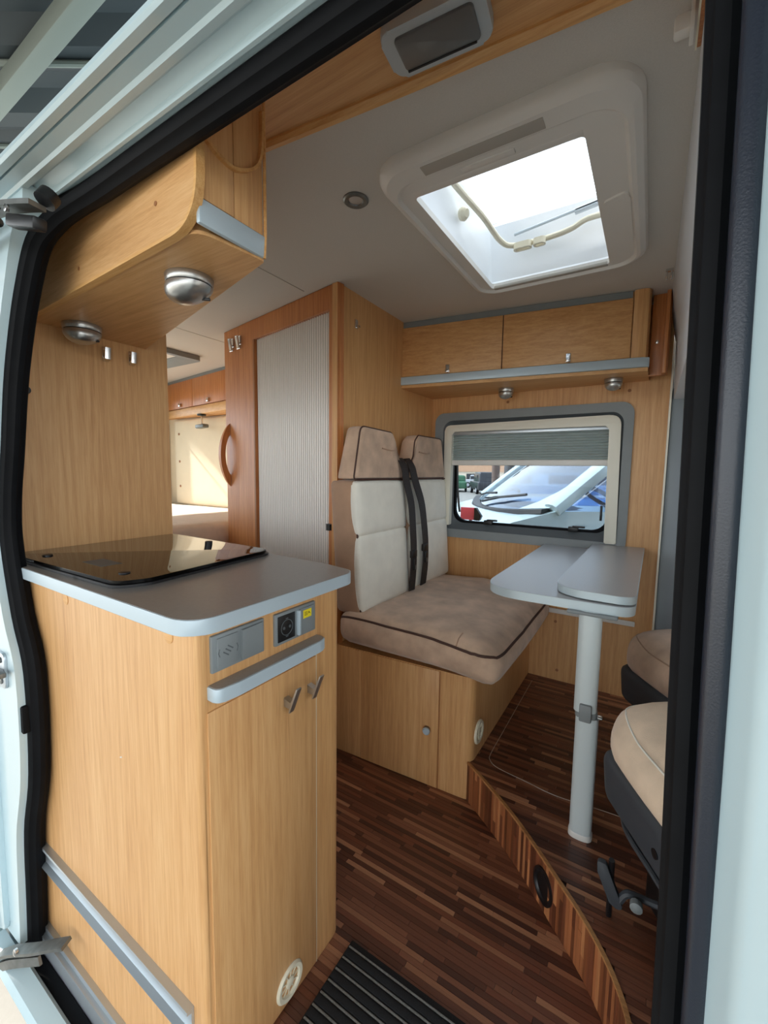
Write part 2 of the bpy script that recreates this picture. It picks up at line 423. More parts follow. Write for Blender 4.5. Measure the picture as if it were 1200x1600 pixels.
# outer skin: header over the door with its gutter ridges, then the roof shoulder
hp = [(.385, 1.66), (.385, 1.633), (.376, 1.633), (.373, 1.627), (.368, 1.627), (.365, 1.634), (.350, 1.642), (.345, 1.640), (.341, 1.632), (.331, 1.630), (.327, 1.634),
      (.309, 1.634), (.3085, 1.642), (.3055, 1.642), (.305, 1.633), (.293, 1.631), (.289, 1.634), (.289, 1.640), (.33, 1.69), (.52, 1.93), (.78, 2.02), (.78, 2.00), (.54, 1.915), (.36, 1.70)]
bm = new(); prism(bm, hp, -3.5, .7, 'YZ')
hd = struct('wall_right_header', bm, 'van_white', 'white painted metal gutter above the sliding door opening')
bm = new(); wall_holes(bm, 'Z', 2.0, 2.02, -3.53, .7, .75, 2.2, [(-.62, -.05, .92, 1.66)]); struct('ceiling_outer', bm, 'van_white', 'white outer roof skin of the van')
bm = bx(-3.5, .05, .428, .442, 1.640, 1.80); struct('trim_header', bm, 'beech_x', 'beech veneer panel inside the door header')

# header panel with lamp above the door (horizontal, far edge slightly skewed) and its bullnose
bm = new()
prism(bm, [(-1.38, .452), (.02, .452), (.02, .728), (-1.38, .60)], 1.80, 1.838, 'XY')
beam = struct('trim_beam', bm, 'beech_x', 'beech panel below the ceiling above the sliding door')
bm = new()
sweep(bm, [(-.80, .645, 1.803), (-.62, .665, 1.803), (-.40, .688, 1.803), (-.1, .716, 1.803), (.012, .727, 1.803)], [(-.012, .006), (-.012, -.004), (-.007, -.012), (.003, -.013), (.009, -.007), (.010, .004), (.008, .034), (-.012, .034)])
obj('bullnose', bm, 'beech_edge', beam)

# front: ceiling fascia above the cab
bm = new()
prism(bm, rpoly([(.026, 1.84), (.034, 1.78), (.052, 1.68), (.060, 1.45), (.10, 1.45), (.10, 1.86), (.026, 1.86)], [0, .03, .05, 0, 0, 0, 0]), .45, 2.17, 'XZ')
wf = struct('wall_front', bm, 'fascia', 'grey moulded fascia between living area and cab')
# cab shell
bm = new(); wall_holes(bm, 'Y', 2.165, 2.20, .045, 1.3, 0, 1.88, [(.45, 1.1, .95, 1.40)])
box(bm, .052, .14, 2.128, 2.165, .14, 1.50, .012)
struct('wall_cab_left', bm, 'cab_grey', 'grey painted metal wall of the cab beside the driver seat')
bm = new(); wall_holes(bm, 'X', 1.3, 1.33, .29, 2.2, -.1, 1.55, [(.5, 2.0, .95, 1.42)]); struct('wall_cab_front', bm, 'cab_grey', 'grey cab bulkhead around the windscreen')
bm = bx(.10, 1.33, .29, 2.2, 1.5, 1.54); struct('ceiling_cab', bm, 'cab_grey', 'grey roof lining of the cab')
bm = new(); wall_holes(bm, 'Y', .29, .33, .09, 1.3, -.1, 1.65, [(.35, 1.1, .95, 1.45)]); struct('wall_cab_right', bm, 'van_white', 'white passenger door side of the cab')

# ------------------------------------------------------------------ floor with parquet strips
bm = bx(-3.5, 1.3, .40, 2.16, -.06, -.005); floor = struct('floor', bm, 'grout_dark', 'dark walnut strip floor of the entrance and aisle')
CUR = [(-.475, 1.333), (-.40, 1.281), (-.286, 1.194), (-.20, 1.116), (-.137, 1.054), (-.08, .998), (-.035, .945), (.0, .893), (.026, .836), (.046, .76), (.056, .66), (.06, .42)]
cur_s = [(p.x, p.y) for p in smooth_path([(a, b, 0) for a, b in CUR], 6)]
def curve_x(y):
    if y >= cur_s[0][1]: return cur_s[0][0]
    for (xa, ya), (xb, yb) in zip(cur_s, cur_s[1:]):
        if yb <= y <= ya: return xa + (xb - xa) * (ya - y) / max(ya - yb, 1e-6)
    return cur_s[-1][0]
SW = 0.0138
unit = {}
def strip_mesh(mi, mats=WALNUT, nm='floor_strip'):
    if (mi, nm) not in unit:
        bm = bx(0, 1, 0, 1, -1, 0); me = bpy.data.meshes.new(nm); bm.to_mesh(me); bm.free(); me.materials.append(mats[mi]); unit[(mi, nm)] = me
    return unit[(mi, nm)]
WPICK = [0, 0, 1, 1, 1, 2, 2, 3, 4, 4, 5, 6, 6]
rest = new()
def add_rest(bm, x0, x1, y0, y1, z, mi):
    n = len(bm.faces); box(bm, x0, x1, y0, y1, z - .004, z); bm.faces.ensure_lookup_table()
    for f in bm.faces[n:]: f.material_index = mi
cand = []
y = .43
while y < 1.45:
    x = -1.95 - random.random() * .25
    while x < .1:
        L = random.choice((.10, .13, .17, .21, .26, .32)); x1 = x + L
        if x < curve_x(y + SW) + .01:
            xe = min(x1, curve_x(y) + .02) if y < 1.333 else x1
            hid = (xe < -.66 and y < .72) or (y > 1.345 and x > -1.05)
            if not hid: cand.append((x, xe, y, random.choice(WPICK)))
        x = x1
    y += SW
cand.sort(key=lambda c: ((c[0] + c[1]) / 2) ** 2 + c[2] ** 2)
for k, (x0, x1, yy, mi) in enumerate(cand):
    dz = random.uniform(-.0004, .0003)
    if k < 300:
        o = bpy.data.objects.new('floor_strip', strip_mesh(mi)); C.objects.link(o); o.parent = floor
        o.location = (x0 + .0004, yy + .0004, dz); o.scale = (x1 - x0 - .0008, SW - .0008, .006)
    else:
        add_rest(rest, x0 + .0004, x1 - .0004, yy + .0004, yy + SW - .0004, dz, mi)
o = obj('floor_strip_rest', rest, None, floor, mats=WALNUT, smooth=0); o['kind'] = 'stuff'

# raised platform under the dinette
SZ = .14
bm = new(); poly = [(a, b) for a, b in cur_s] + [(1.3, .42), (1.3, 2.165), (-.475, 2.165)]
prism(bm, poly, .0, SZ - .005, 'XY')
plat = struct('floor_platform', bm, 'grout_dark', 'raised walnut strip platform with curved edge under the table')
rest = new(); y = .43; cnt = 0
while y < 2.13:
    xs0, xs1 = curve_x(y), curve_x(y + SW); x = min(xs0, xs1) - random.random() * .2
    while x < 1.28:
        L = random.choice((.10, .13, .17, .21, .26, .32)); x1 = min(x + L, 1.28); mi = random.choice(WPICK); dz = SZ + random.uniform(-.0004, .0003)
        a0, a1 = max(x, xs0 + .003), max(x, xs1 + .003)
        if x1 > max(a0, a1) + .004:
            if a0 == a1 and x1 < .2 and cnt < 298:
                o = bpy.data.objects.new('floor_strip', strip_mesh(mi)); C.objects.link(o); o.parent = plat
                o.location = (x + .0004, y + .0004, dz); o.scale = (x1 - x - .0008, SW - .0008, .006); cnt += 1
            elif x1 < .2 and cnt < 298:
                b2 = new(); prism(b2, [(a0, y + .0004), (x1 - .0004, y + .0004), (x1 - .0004, y + SW - .0004), (a1, y + SW - .0004)], dz - .006, dz)
                obj('floor_strip', b2, WALNUT[mi], plat, smooth=0); cnt += 1
            else:
                add_rest(rest, max(a0, a1), x1 - .0004, y + .0004, y + SW - .0004, dz, mi)
        x += L
    y += SW
o = obj('floor_strip_rest', rest, None, plat, mats=WALNUT, smooth=0); o['kind'] = 'stuff'
# riser strips, slanted
def cur_at(s):
    for a, b in zip(cur_s, cur_s[1:]):
        d = math.hypot(b[0] - a[0], b[1] - a[1])
        if s <= d or b == cur_s[-1]:
            t = s / d; return Vector((a[0] + (b[0] - a[0]) * t, a[1] + (b[1] - a[1]) * t, 0)), Vector((b[0] - a[0], b[1] - a[1], 0)).normalized()
        s -= d
tot = sum(math.hypot(b[0] - a[0], b[1] - a[1]) for a, b in zip(cur_s, cur_s[1:]))
s = .0; RW = .0115
while s < tot - .1:
    p, t = cur_at(s); q, t2 = cur_at(s + RW - .0006); nrm = Vector((t.y, -t.x, 0))
    if nrm.dot(Vector((-1, -1, 0))) < 0: nrm = -nrm
    # each strip is split in two lengths now and then
    cuts = [0, SZ - .004] if random.random() < .55 else [0, random.uniform(.03, .11), SZ - .004]
    for za, zb in zip(cuts, cuts[1:]):
        b2 = new(); th = .004 + random.uniform(-.0006, .0006)
        lo = [p + Vector((0, 0, za)), q + Vector((0, 0, za)), q + nrm * th + Vector((0, 0, za)), p + nrm * th + Vector((0, 0, za))]
        hi = [v + Vector((0, 0, zb - za - .0004)) for v in lo]
        stackrings(b2, [lo, hi]); obj('riser_strip', b2, random.choice(RISER), plat, smooth=0)
    s += RW
bm = new(); sweep(bm, [(x, y_, SZ) for x, y_ in cur_s], [(-.003, -.004), (.006, -.004), (.006, .002), (-.003, .002)]); obj('edge_strip', bm, 'walnut_edge', plat)
# oval dark finger pull in the riser
p, t = cur_at(.395); nrm = Vector((-abs(t.y), -abs(t.x), 0)).normalized(); nrm = Vector((t.y, -t.x, 0)); nrm = -nrm if nrm.dot(Vector((-1, -1, 0))) < 0 else nrm
bm = new(); loops = []
for k, (sc, d) in enumerate(((1, .004), (1, .009), (.86, .010), (.74, .007), (.70, .0045), (.3, .0045))):
    loops.append([p + t * .040 * sc * math.cos(a) + Vector((0, 0, .070 + .046 * sc * math.sin(a))) + nrm * d for a in [2 * PI * i / 24 for i in range(24)]])
stackrings(bm, loops); obj('finger_pull', bm, 'black_plastic', plat)
# hatch seam lines
bm = new(); tube(bm, smooth_path([(-.427, 2.06, SZ), (-.426, 1.8, SZ), (-.425, 1.541, SZ), (-.424, 1.42, SZ), (-.415, 1.385, SZ), (-.38, 1.361, SZ), (-.28, 1.347, SZ), (-.186, 1.336, SZ), (-.054, 1.351, SZ), (.06, 1.36, SZ), (.09, 1.40, SZ), (.09, 2.0, SZ)], 5), .0011, 6)
obj('hatch_seam', bm, 'seam_line', plat)

# sill profiles under the door
bm = new()
prism(bm, [(.372, -.12), (.372, -.060), (.381, -.060), (.381, -.045), (.395, -.045), (.395, -.12)], -1.4, .3, 'YZ'); ts = struct('trim_sill', bm, 'alu', 'aluminium sill profile along the door opening')
bm = bx(-1.4, .3, .345, .372, -.20, -.105, .006); obj('rubber_strip', bm, 'rubber', ts)
bm = new(); prism(bm, [(.345, -.105), (.338, -.098), (.305, -.106), (.297, -.125), (.300, -.135), (.345, -.135)], -1.4, .3, 'YZ'); obj('sill_panel', bm, 'van_white', ts)

# ------------------------------------------------------------------ door opening: rubber seal, jambs
SEAL = [(-1.278, .37, -.115), (-1.262, .37, .05), (-1.243, .37, .252), (-1.188, .37, .428), (-1.176, .37, .67), (-1.224, .37, .796), (-1.262, .37, .958), (-1.253, .37, 1.065),
        (-1.216, .37, 1.181), (-1.174, .37, 1.317), (-1.128, .37, 1.417), (-1.083, .371, 1.496), (-1.035, .376, 1.572), (-.985, .388, 1.608), (-.93, .397, 1.622), (-.84, .402, 1.626), (-.7, .403, 1.628), (-.4, .403, 1.628), (-.12, .402, 1.626),
        (-.03, .398, 1.615), (.010, .388, 1.57), (.0215, .38, 1.50), (.0255, .378, 1.42), (.030, .376, 1.2), (.034, .375, 1.0), (.039, .374, .8), (.043, .373, .5), (.045, .373, .1), (.045, .373, -.2)]
path = smooth_path(SEAL, 5)
prof = []
R_ = .0215
for k in range(28):
    a = 2 * PI * k / 28; rr = R_ * (1 - .10 * (math.cos(5 * a) > .55)); prof.append((rr * math.cos(a), rr * math.sin(a)))
sc = []
for p in path:
    sc.append(.62 if p.x > -.02 and p.z < 1.55 else (1.0 if p.x < -.2 else 1.0 - .38 * min(1, (p.x + .2) / .2)))
bm = new(); sweep(bm, path, prof, up=(0, 1, 0), scale=sc)
frame = thing('door_1', 'sliding door opening framed by a thick black rubber seal', None, (-.58, .37, 0), kind='structure')
if 'category' in frame: del frame['category']
obj('seal', bm, 'rubber', frame)
# inner bead of the seal on the right pillar plus woven trim strip
bm = new(); tube(bm, [(x + .012, .352, z) for x, y_, z in [(.018, .36, 1.60), (.0255, .36, 1.42), (.030, .36, 1.2), (.034, .36, 1.0), (.039, .36, .8), (.043, .36, .5), (.045, .36, -.2)]], .0085, 14, up=(0, 1, 0)); obj('seal_bead', bm, 'rubber_soft', frame)
bm = new(); tube(bm, [(x - .0035, .393, z) for x, y_, z in [(.016, .36, 1.58), (.0205, .36, 1.42), (.0255, .36, 1.2), (.0295, .36, 1.0), (.0345, .36, .8), (.0385, .36, .5), (.0405, .36, -.2)]], .0032, 8, up=(0, 1, 0)); obj('trim_cord', bm, 'grey_plastic', frame)
# rear jamb (white) follows the seal outline
left = [(p.x, p.z) for p in path if p.x < -.97 and p.z > -.25]
bm = new(); left = [p for p in left if p[1] > -.09]; out = left + [(-.97, 1.64), (-1.62, 1.64), (-1.62, -.09)]
prism(bm, out, .334, .366, 'XZ'); obj('rear_jamb', bm, 'van_white', frame)
bm = new(); prism(bm, rpoly([(-1.62, -.06), (-1.335, -.06), (-1.325, .5), (-1.345, 1.0), (-1.30, 1.30), (-1.20, 1.56), (-1.62, 1.56)], .03), .322, .335, 'XZ', bev=.005); obj('jamb_pressing', bm, 'van_white', frame)
bm = new(); lathe(bm, [(.010, 0), (.010, .002), (.006, .003)], (-1.135, .334, 1.49), (0, -1, 0), 16); obj('jamb_hole', bm, 'black_plastic', frame)
# front pillar (white), curving outwards
bm = new(); pp = rpoly([(.03, .395), (.0405, .372), (.058, .318), (.085, .286), (.5, .276), (.5, .30), (.10, .31), (.07, .395)], [0, .01, .03, .03, 0, 0, 0, 0])
loops = [[Vector((px + dx, py, z)) for px, py in pp] for z, dx in ((1.63, -.012), (1.42, -.006), (1.0, .003), (.5, .009), (-.3, .011))]
stackrings(bm, loops); obj('front_pillar', bm, 'van_white', frame)
# lower latch clip on the seal
bm = bx(-1.20, -1.165, .338, .356, .535, .60, .004); obj('seal_clip', bm, 'rubber', frame)

# ================================================================== WINDOW (dinette)
w1 = thing('window_1', 'grey framed side window with half lowered pleated blind above the table', None, (-.53, 2.129, .80), kind='structure')
o_out = rrect(-1.0, -.075, .795, 1.452, .05, 8); o_in = rrect(-.955, -.112, .838, 1.412, .05, 8)
bm = new(); ring(bm, o_out, o_in, 2.131, 2.108, 'XZ', 2.131, 2.114); obj('window_frame', bm, 'grey_plastic', w1)
bm = new(); ring(bm, rrect(-.955, -.112, .838, 1.412, .05, 8), rrect(-.90, -.145, .872, 1.385, .06, 8), 2.135, 2.118, 'XZ', 2.152, 2.148); obj('frame_step', bm, 'grey_dark_plastic', w1)
bm = new(); pts = rpoly([(-.940, .86), (-.940, 1.386), (-.122, 1.398), (-.113, .835), (-.160, .835), (-.166, 1.352), (-.898, 1.352), (-.902, .86)], [.004, .03, .045, .006, .006, .015, .015, .004])
prism(bm, pts, 2.098, 2.130, 'XZ', bev=.005); obj('blind_frame', bm, 'cream_plastic', w1)
bm = bx(-.905, -.160, 2.110, 2.126, 1.335, 1.352, .003); obj('blind_top_rail', bm, 'alu', w1)
# pleated blind
bm = new(); N = 11; zt, zb = 1.338, 1.205; L0 = []; L1 = []
for k in range(2 * N + 1):
    z = zt + (zb - zt) * k / (2 * N); y_ = 2.118 + (.008 if k % 2 else -.006)
    L0.append(bm.verts.new((-.897, y_, z))); L1.append(bm.verts.new((-.163, y_, z)))
for k in range(2 * N): bm.faces.new((L0[k], L1[k], L1[k + 1], L0[k + 1]))
obj('pleated_blind', bm, 'blind', w1, smooth=0)
bm = bx(-.900, -.162, 2.108, 2.126, 1.178, 1.206, .005); obj('blind_bottom_rail', bm, 'white_plastic', w1)
# sash seal and pane
bm = new(); ring(bm, rrect(-.905, -.143, .862, 1.39, .075, 10), rrect(-.888, -.158, .884, 1.375, .065, 10), 2.150, 2.168, 'XZ'); obj('sash_seal', bm, 'rubber', w1)
bm = new(); prism(bm, rrect(-.90, -.15, .87, 1.385, .07, 8), 2.160, 2.163, 'XZ'); obj('pane', bm, 'glass_tint', w1)
for x in (-.70, -.292):
    b = new(); box(b, x - .022, x + .022, 2.128, 2.152, .872, .896, .004); box(b, x - .004, x + .05, 2.124, 2.136, .892, .902, .003); l = obj('latch', b, 'black_plastic', w1)
bm = new(); tube(bm, smooth_path([(-.882, 2.145, 1.18), (-.876, 2.143, 1.06), (-.868, 2.14, .99), (-.862, 2.145, .93)], 5), .006, 8, up=(0, 1, 0)); obj('stay_arm', bm, 'black_plastic', w1)
bm = new(); box(bm, -.186, -.176, 2.14, 2.15, .93, 1.0, .003); obj('stay_arm', bm, 'black_plastic', w1)

# ================================================================== SKYLIGHT
sk = thing('window_2', 'white framed roof hatch skylight letting in bright daylight', None, (-.35, 1.3, ZC), kind='structure')
def lp(r, z): return [Vector((p[0], p[1], z)) for p in r]
n_ = 8
out0 = rrect(-.603, -.050, .862, 1.640, .085, n_); out1 = rrect(-.598, -.055, .867, 1.635, .082, n_); out2 = rrect(-.588, -.068, .878, 1.626, .075, n_)
mid = rrect(-.574, -.086, .936, 1.617, .06, n_); inn = rrect(-.541, -.155, .990, 1.600, .012, n_)
bm = new(); stackrings(bm, [lp(out0, ZC + .002), lp(out0, ZC - .012), lp(out1, ZC - .022), lp(out2, ZC - .030), lp(rrect(-.580, -.078, .922, 1.622, .066, n_), ZC - .030), lp(mid, ZC - .021), lp(inn, ZC - .021), lp(inn, ZC - .004)], False, False)
obj('hatch_frame', bm, 'white_plastic', sk)
sh = rrect(-.556, -.143, .984, 1.606, .012, n_)
bm = new(); stackrings(bm, [lp(inn, ZC - .006), lp(sh, ZC + .004), lp(sh, ZC + .20), lp(rrect(-.575, -.125, .965, 1.625, .03, n_), ZC + .22)], False, False); obj('shaft', bm, 'shaft_white', sk)
bm = new(); stackrings(bm, [lp(rrect(-.60, -.08, .94, 1.65, .05, n_), 2.06), lp(rrect(-.58, -.10, .96, 1.63, .05, n_), 2.10), lp(rrect(-.50, -.18, 1.05, 1.54, .05, n_), 2.115)], False, True); obj('dome_pane', bm, 'glass_clear', sk)
bm = new(); ring(bm, rrect(-.615, -.065, .925, 1.665, .05, n_), rrect(-.575, -.105, .965, 1.625, .04, n_), 2.015, 2.062); obj('dome_rim', bm, 'shaft_white', sk)
bm = bx(-.475, -.215, .888, .918, ZC - .0312, ZC - .018, .0005); obj('vent_grille', bm, 'grille_grey', sk)
bm = bx(-.405, -.285, .948, .966, ZC - .024, ZC - .015, .003); obj('blind_grip', bm, 'white_plastic', sk)
bm = bx(-.540, -.156, .970, .991, ZC - .0215, ZC - .012, .002); obj('blind_rail', bm, 'white_plastic', sk)
bm = bx(-.535, -.160, 1.598, 1.615, ZC - .023, ZC - .012, .003); obj('blind_rail', bm, 'grille_grey', sk)
bm = new(); prism(bm, rpoly([(-.142, 1.24), (-.092, 1.22), (-.084, 1.25), (-.084, 1.45), (-.092, 1.47), (-.142, 1.44)], .012), ZC - .026, ZC - .018); obj('frame_pad', bm, 'white_plastic', sk)
# locking bar, side lever with knob, cross handle
bm = new(); tube(bm, smooth_path([(-.545, 1.05, 1.985), (-.53, 1.2, 1.965), (-.50, 1.36, 1.945), (-.485, 1.50, 1.93), (-.45, 1.545, 1.925), (-.35, 1.552, 1.925), (-.27, 1.545, 1.93), (-.22, 1.54, 1.945), (-.15, 1.55, 1.95)], 6), .009, 10); obj('locking_bar', bm, 'ivory', sk)
bm = new(); lathe(bm, [(.004, 0), (.018, .004), (.020, .014), (.012, .026), (.003, .028)], (-.55, 1.30, 1.935), (1, -.2, -.2), 14); obj('lock_knob', bm, 'ivory', sk)
bm = new(); ring(bm, rrect(-.45, -.39, 1.528, 1.556, .012), rrect(-.442, -.398, 1.536, 1.548, .005), 1.905, 1.925); ring(bm, rrect(-.385, -.345, 1.528, 1.556, .012), rrect(-.378, -.352, 1.536, 1.548, .005), 1.905, 1.925); obj('bar_grip', bm, 'ivory', sk)
bm = new(); obox(bm, (-.32, 1.57, 1.99), (1, 0, .12), (0, 1, 0), (-.12, 0, 1), .28, .008, .008, .002); obox(bm, (-.22, 1.575, 2.0), (1, 0, .12), (0, 1, 0), (-.12, 0, 1), .09, .018, .014, .003); obj('gas_strut', bm, 'alu', sk)

# ================================================================== KITCHEN UNIT
k = thing('kitchen_unit', 'beech kitchen cabinet unit beside the sliding door', 'cabinet', (-.98, .57, 0))
body = rpoly([(-1.375, .392), (-.592, .392), (-.592, .765), (-1.375, .80)], [0, .012, .032, 0])
bm = new(); prism(bm, body, -.05, .878, 'XY'); obj('body', bm, 'beech_v', k)
bm = bx(-.594, -.5885, .407, .672, .004, .742, .0012); dr = obj('door', bm, 'beech_v', k)
bm = bx(-.5925, -.5903, .6735, .6752, .0, .75); obj('edge_band', bm, 'ivory', k)
for y_, z in ((.582, .689), (.650, .687)):
    b = new(); prism(b, [(-.5885, z - .016), (-.574, z - .016), (-.577, z - .026), (-.5735, z - .026), (-.5520, z + .028), (-.5555, z + .029), (-.570, z - .004), (-.5885, z + .002)], y_ - .0065, y_ + .0065, 'XZ', bev=.0006); obj('towel_hook', b, 'brushed', k)
bm = new(); prism(bm, rpoly([(-.592, .409), (-.592, .679), (-.566, .679), (-.561, .655), (-.561, .45), (-.566, .409)], [0, 0, .016, .02, .03, .02]), .763, .786, 'XY', bev=.0015); sh_ = obj('grip_ledge', bm, 'alu_trim', k)
bm = new(); prism(bm, rpoly([(-.592, .411), (-.592, .677), (-.568, .677), (-.5635, .655), (-.5635, .45), (-.568, .411)], [0, 0, .016, .02, .03, .02]), .7855, .7872, 'XY'); obj('ledge_inlay', bm, 'laminate', sh_)
# switch plate with embossed step symbol, blank rocker
bm = bx(-.594, -.586, .415, .526, .806, .869, .002); sp = obj('switch_plate', bm, 'grey_plastic', k)
bm = bx(-.587, -.5835, .424, .466, .812, .863, .0012); sw = obj('step_switch', bm, 'grey_plastic', sp)
bm = new()
for i in range(3):
    obox(bm, (-.5834, .4405 + i * .0045, .8335 + i * .0045), (1, 0, 0), (0, 1, -.75), (0, .75, 1), .0008, .013, .0022)
for s in (-1, 1):
    tube(bm, [(-.5834, .4455 + s * .017, .8445), (-.5834, .4455 + s * .0195, .838), (-.5834, .4455 + s * .017, .831)], .0006, 6)
obj('step_symbol', bm, 'grey_dark_plastic', sp)
bm = new(); prism(bm, [(-.587, .473), (-.580, .473), (-.5835, .521), (-.587, .521)], .811, .864, 'XY', bev=.0006); obj('rocker', bm, 'grey_plastic', sp)
bm = bx(-.594, -.586, .553, .667, .803, .866, .002); so = obj('socket_plate', bm, 'grey_plastic', k)
bm = bx(-.587, -.5845, .559, .605, .809, .860, .001); obj('socket', bm, 'black_plastic', so)
bm = new()
ring(bm, [( .582 + .016 * math.cos(a), .8345 + .016 * math.sin(a)) for a in [2 * PI * i / 24 for i in range(24)]], [(.582 + .0145 * math.cos(a), .8345 + .0145 * math.sin(a)) for a in [2 * PI * i / 24 for i in range(24)]], -.5846, -.5838, 'YZ')
for dy, dz in ((-.008, 0), (.008, 0)): lathe(bm, [(.003, 0), (.003, .0007)], (-.5846, .582 + dy, .8345 + dz), (1, 0, 0), 10)
for dz in (-.018, .018): box(bm, -.5846, -.5838, .579, .585, .8345 + dz - .001, .8345 + dz + .001)
obj('socket_ring', bm, 'grey_dark_plastic', so)
bm = bx(-.587, -.579, .610, .617, .809, .860, .0015); obj('socket_hinge', bm, 'alu_trim', so)
bm = bx(-.587, -.5845, .618, .662, .809, .860, .001); obj('cover_plate', bm, 'grey_plastic', so)
bm = bx(-.5846, -.5838, .628, .652, .838, .855); st = obj('sticker', bm, 'yellow', so)
bm = new()
for i in range(3):
    box(bm, -.5839, -.5835, .6315, .6400, .8435 + i * .0030, .8445 + i * .0030)
obox(bm, (-.5837, .6455, .8475), (1, 0, 0), (0, 1, .9), (0, -.9, 1), .0004, .0012, .007)
obox(bm, (-.5837, .6435, .8475), (1, 0, 0), (0, 1, -.9), (0, .9, 1), .0004, .0012, .005)
obj('sticker_print', bm, 'ink', so)
# round vent ring low on the end face
def vent(parent, c, axis, r, nm='floor_vent'):
    b = new(); a = Vector(axis)
    lathe(b, [(r * .62, .001), (r, .001), (r, .005), (r * .9, .009), (r * .72, .008), (r * .64, .003)], c, a, 28); v = obj(nm, b, 'ivory', parent)
    b = new(); lathe(b, [(r * .64, .001), (r * .64, .002)], c, a, 20); obj('vent_opening', b, 'grille_grey', v)
    b = new(); lathe(b, [(r * .30, .002), (r * .30, .006), (r * .2, .008)], c, a, 16); obj('vent_hub', b, 'ivory', v)
    b = new(); side = a.orthogonal().normalized(); up_ = a.cross(side)
    for i in range(10):
        t = 2 * PI * i / 10; d = side * math.cos(t) + up_ * math.sin(t); obox(b, Vector(c) + a * .004 + d * r * .47, d, a, d.cross(a), r * .36, .003, .0022)
    obj('vent_spokes', b, 'ivory', v)
vent(k, (-.592, .585, .050), (1, 0, 0), .038)
# aluminium kick rail on the side facing the door, plug caps, chip
bm = new(); prism(bm, [(.392, .128), (.378, .132), (.376, .138), (.387, .142), (.387, .180), (.378, .184), (.379, .189), (.392, .190)], -1.30, -.630, 'YZ'); obj('kick_rail', bm, 'alu', k)
for x, z in ((-.667, .860), (-1.051, .857)):
    b = new(); lathe(b, [(.012, 0), (.012, .001), (.010, .0014)], (x, .392, z), (0, -1, 0), 20); obj('plug_cap', b, 'beech_edge', k)
bm = new(); obox(bm, (-.845, .3915, .576), (1, 0, .4), (0, 1, 0), (-.4, 0, 1), .007, .0012, .0022); obj('paint_chip', bm, 'white_plastic', k)

wt_ = thing('worktop', 'grey laminate worktop with light blue grey edge on the kitchen unit', 'worktop', (-.98, .6, .877))
wp = rpoly([(-1.378, .376), (-.576, .371), (-.576, .80), (-.70, .825), (-1.378, .85)], [0, .06, .05, .08, 0], 10)
bm = new(); prism(bm, wp, .8785, .9045, 'XY', bev=.0015); obj('edge_band', bm, 'alu_trim', wt_)
wp2 = rpoly([(-1.377, .3785), (-.5785, .3735), (-.5785, .798), (-.70, .8225), (-1.377, .8475)], [0, .058, .048, .08, 0], 10)
bm = new(); prism(bm, wp2, .90, .9052, 'XY'); obj('top_surface', bm, 'laminate', wt_)

hb = thing('hob_lid', 'black glass lid over the hob set into the worktop', 'hob', (-1.1, .6, .905))
bm = new(); prism(bm, rpoly([(-1.372, .392), (-.866, .404), (-.842, .46), (-.884, .828), (-1.372, .838)], [.02, .05, .05, .04, .01], 8), .9055, .911, 'XY', bev=.0015); obj('hob_rim', bm, 'black_plastic', hb)
bm = new(); prism(bm, rpoly([(-1.372, .396), (-.870, .408), (-.847, .462), (-.889, .824), (-1.372, .834)], [.02, .05, .05, .04, .01], 8), .912, .919, 'XY', bev=.002); gl = obj('glass_lid', bm, 'black_glass', hb)
for x, y_ in ((-1.27, .44), (-.93, .455), (-1.13, .80)):
    b = new(); lathe(b, [(.011, 0), (.011, .002), (.008, .003)], (x, y_, .919), (0, 0, 1), 16); obj('lid_button', b, 'black_plastic', hb)
bm = bx(-1.12, -1.03, .455, .50, .919, .9193); obj('label_plate', bm, 'grey_dark_plastic', hb)

# partition panel behind the hob
pt = thing('partition_panel', 'beech partition panel standing behind the hob', 'panel', (-1.39, .64, 0))
bm = new(); prism(bm, [(.40, 0), (.838, 0), (.838, 1.84), (.475, 1.84), (.40, 1.69)], -1.40, -1.38, 'YZ'); obj('panel_board', bm, 'beech_v', pt)
for y_, z in ((.648, 1.472), (.722, 1.476)):
    b = new(); box(b, -1.3805, -1.377, y_ - .007, y_ + .007, z - .020, z + .020, .001); prism(b, [(-1.378, z - .022), (-1.362, z - .016), (-1.358, z + .016), (-1.361, z + .017), (-1.367, z - .010), (-1.378, z - .014)], y_ - .008, y_ + .008, 'XZ', bev=.0008); obj('coat_hook', b, 'chrome', pt)
bm = new(); lathe(bm, [(.010, 0), (.010, .012), (.008, .016)], (-1.38, .452, 1.336), (1, 0, 0), 14); obj('door_buffer', bm, 'black_plastic', pt)

# overhead kitchen locker
ul = thing('kitchen_locker', 'beech overhead locker with curved edge above the hob', 'cabinet', (-1.0, .52, 1.517))
bm = new(); prism(bm, rpoly([(-1.379, .470), (-.640, .440), (-.622, .562), (-1.379, .765)], [0, .03, 0, 0]), 1.519, 1.80, 'XY'); obj('body', bm, 'beech_x', ul)
bm = new(); prism(bm, rpoly([(-1.379, .470), (-.632, .438), (-.616, .566), (-1.379, .768)], [0, .035, .008, 0]), 1.515, 1.521, 'XY'); obj('bottom_board', bm, 'beech_x', ul)
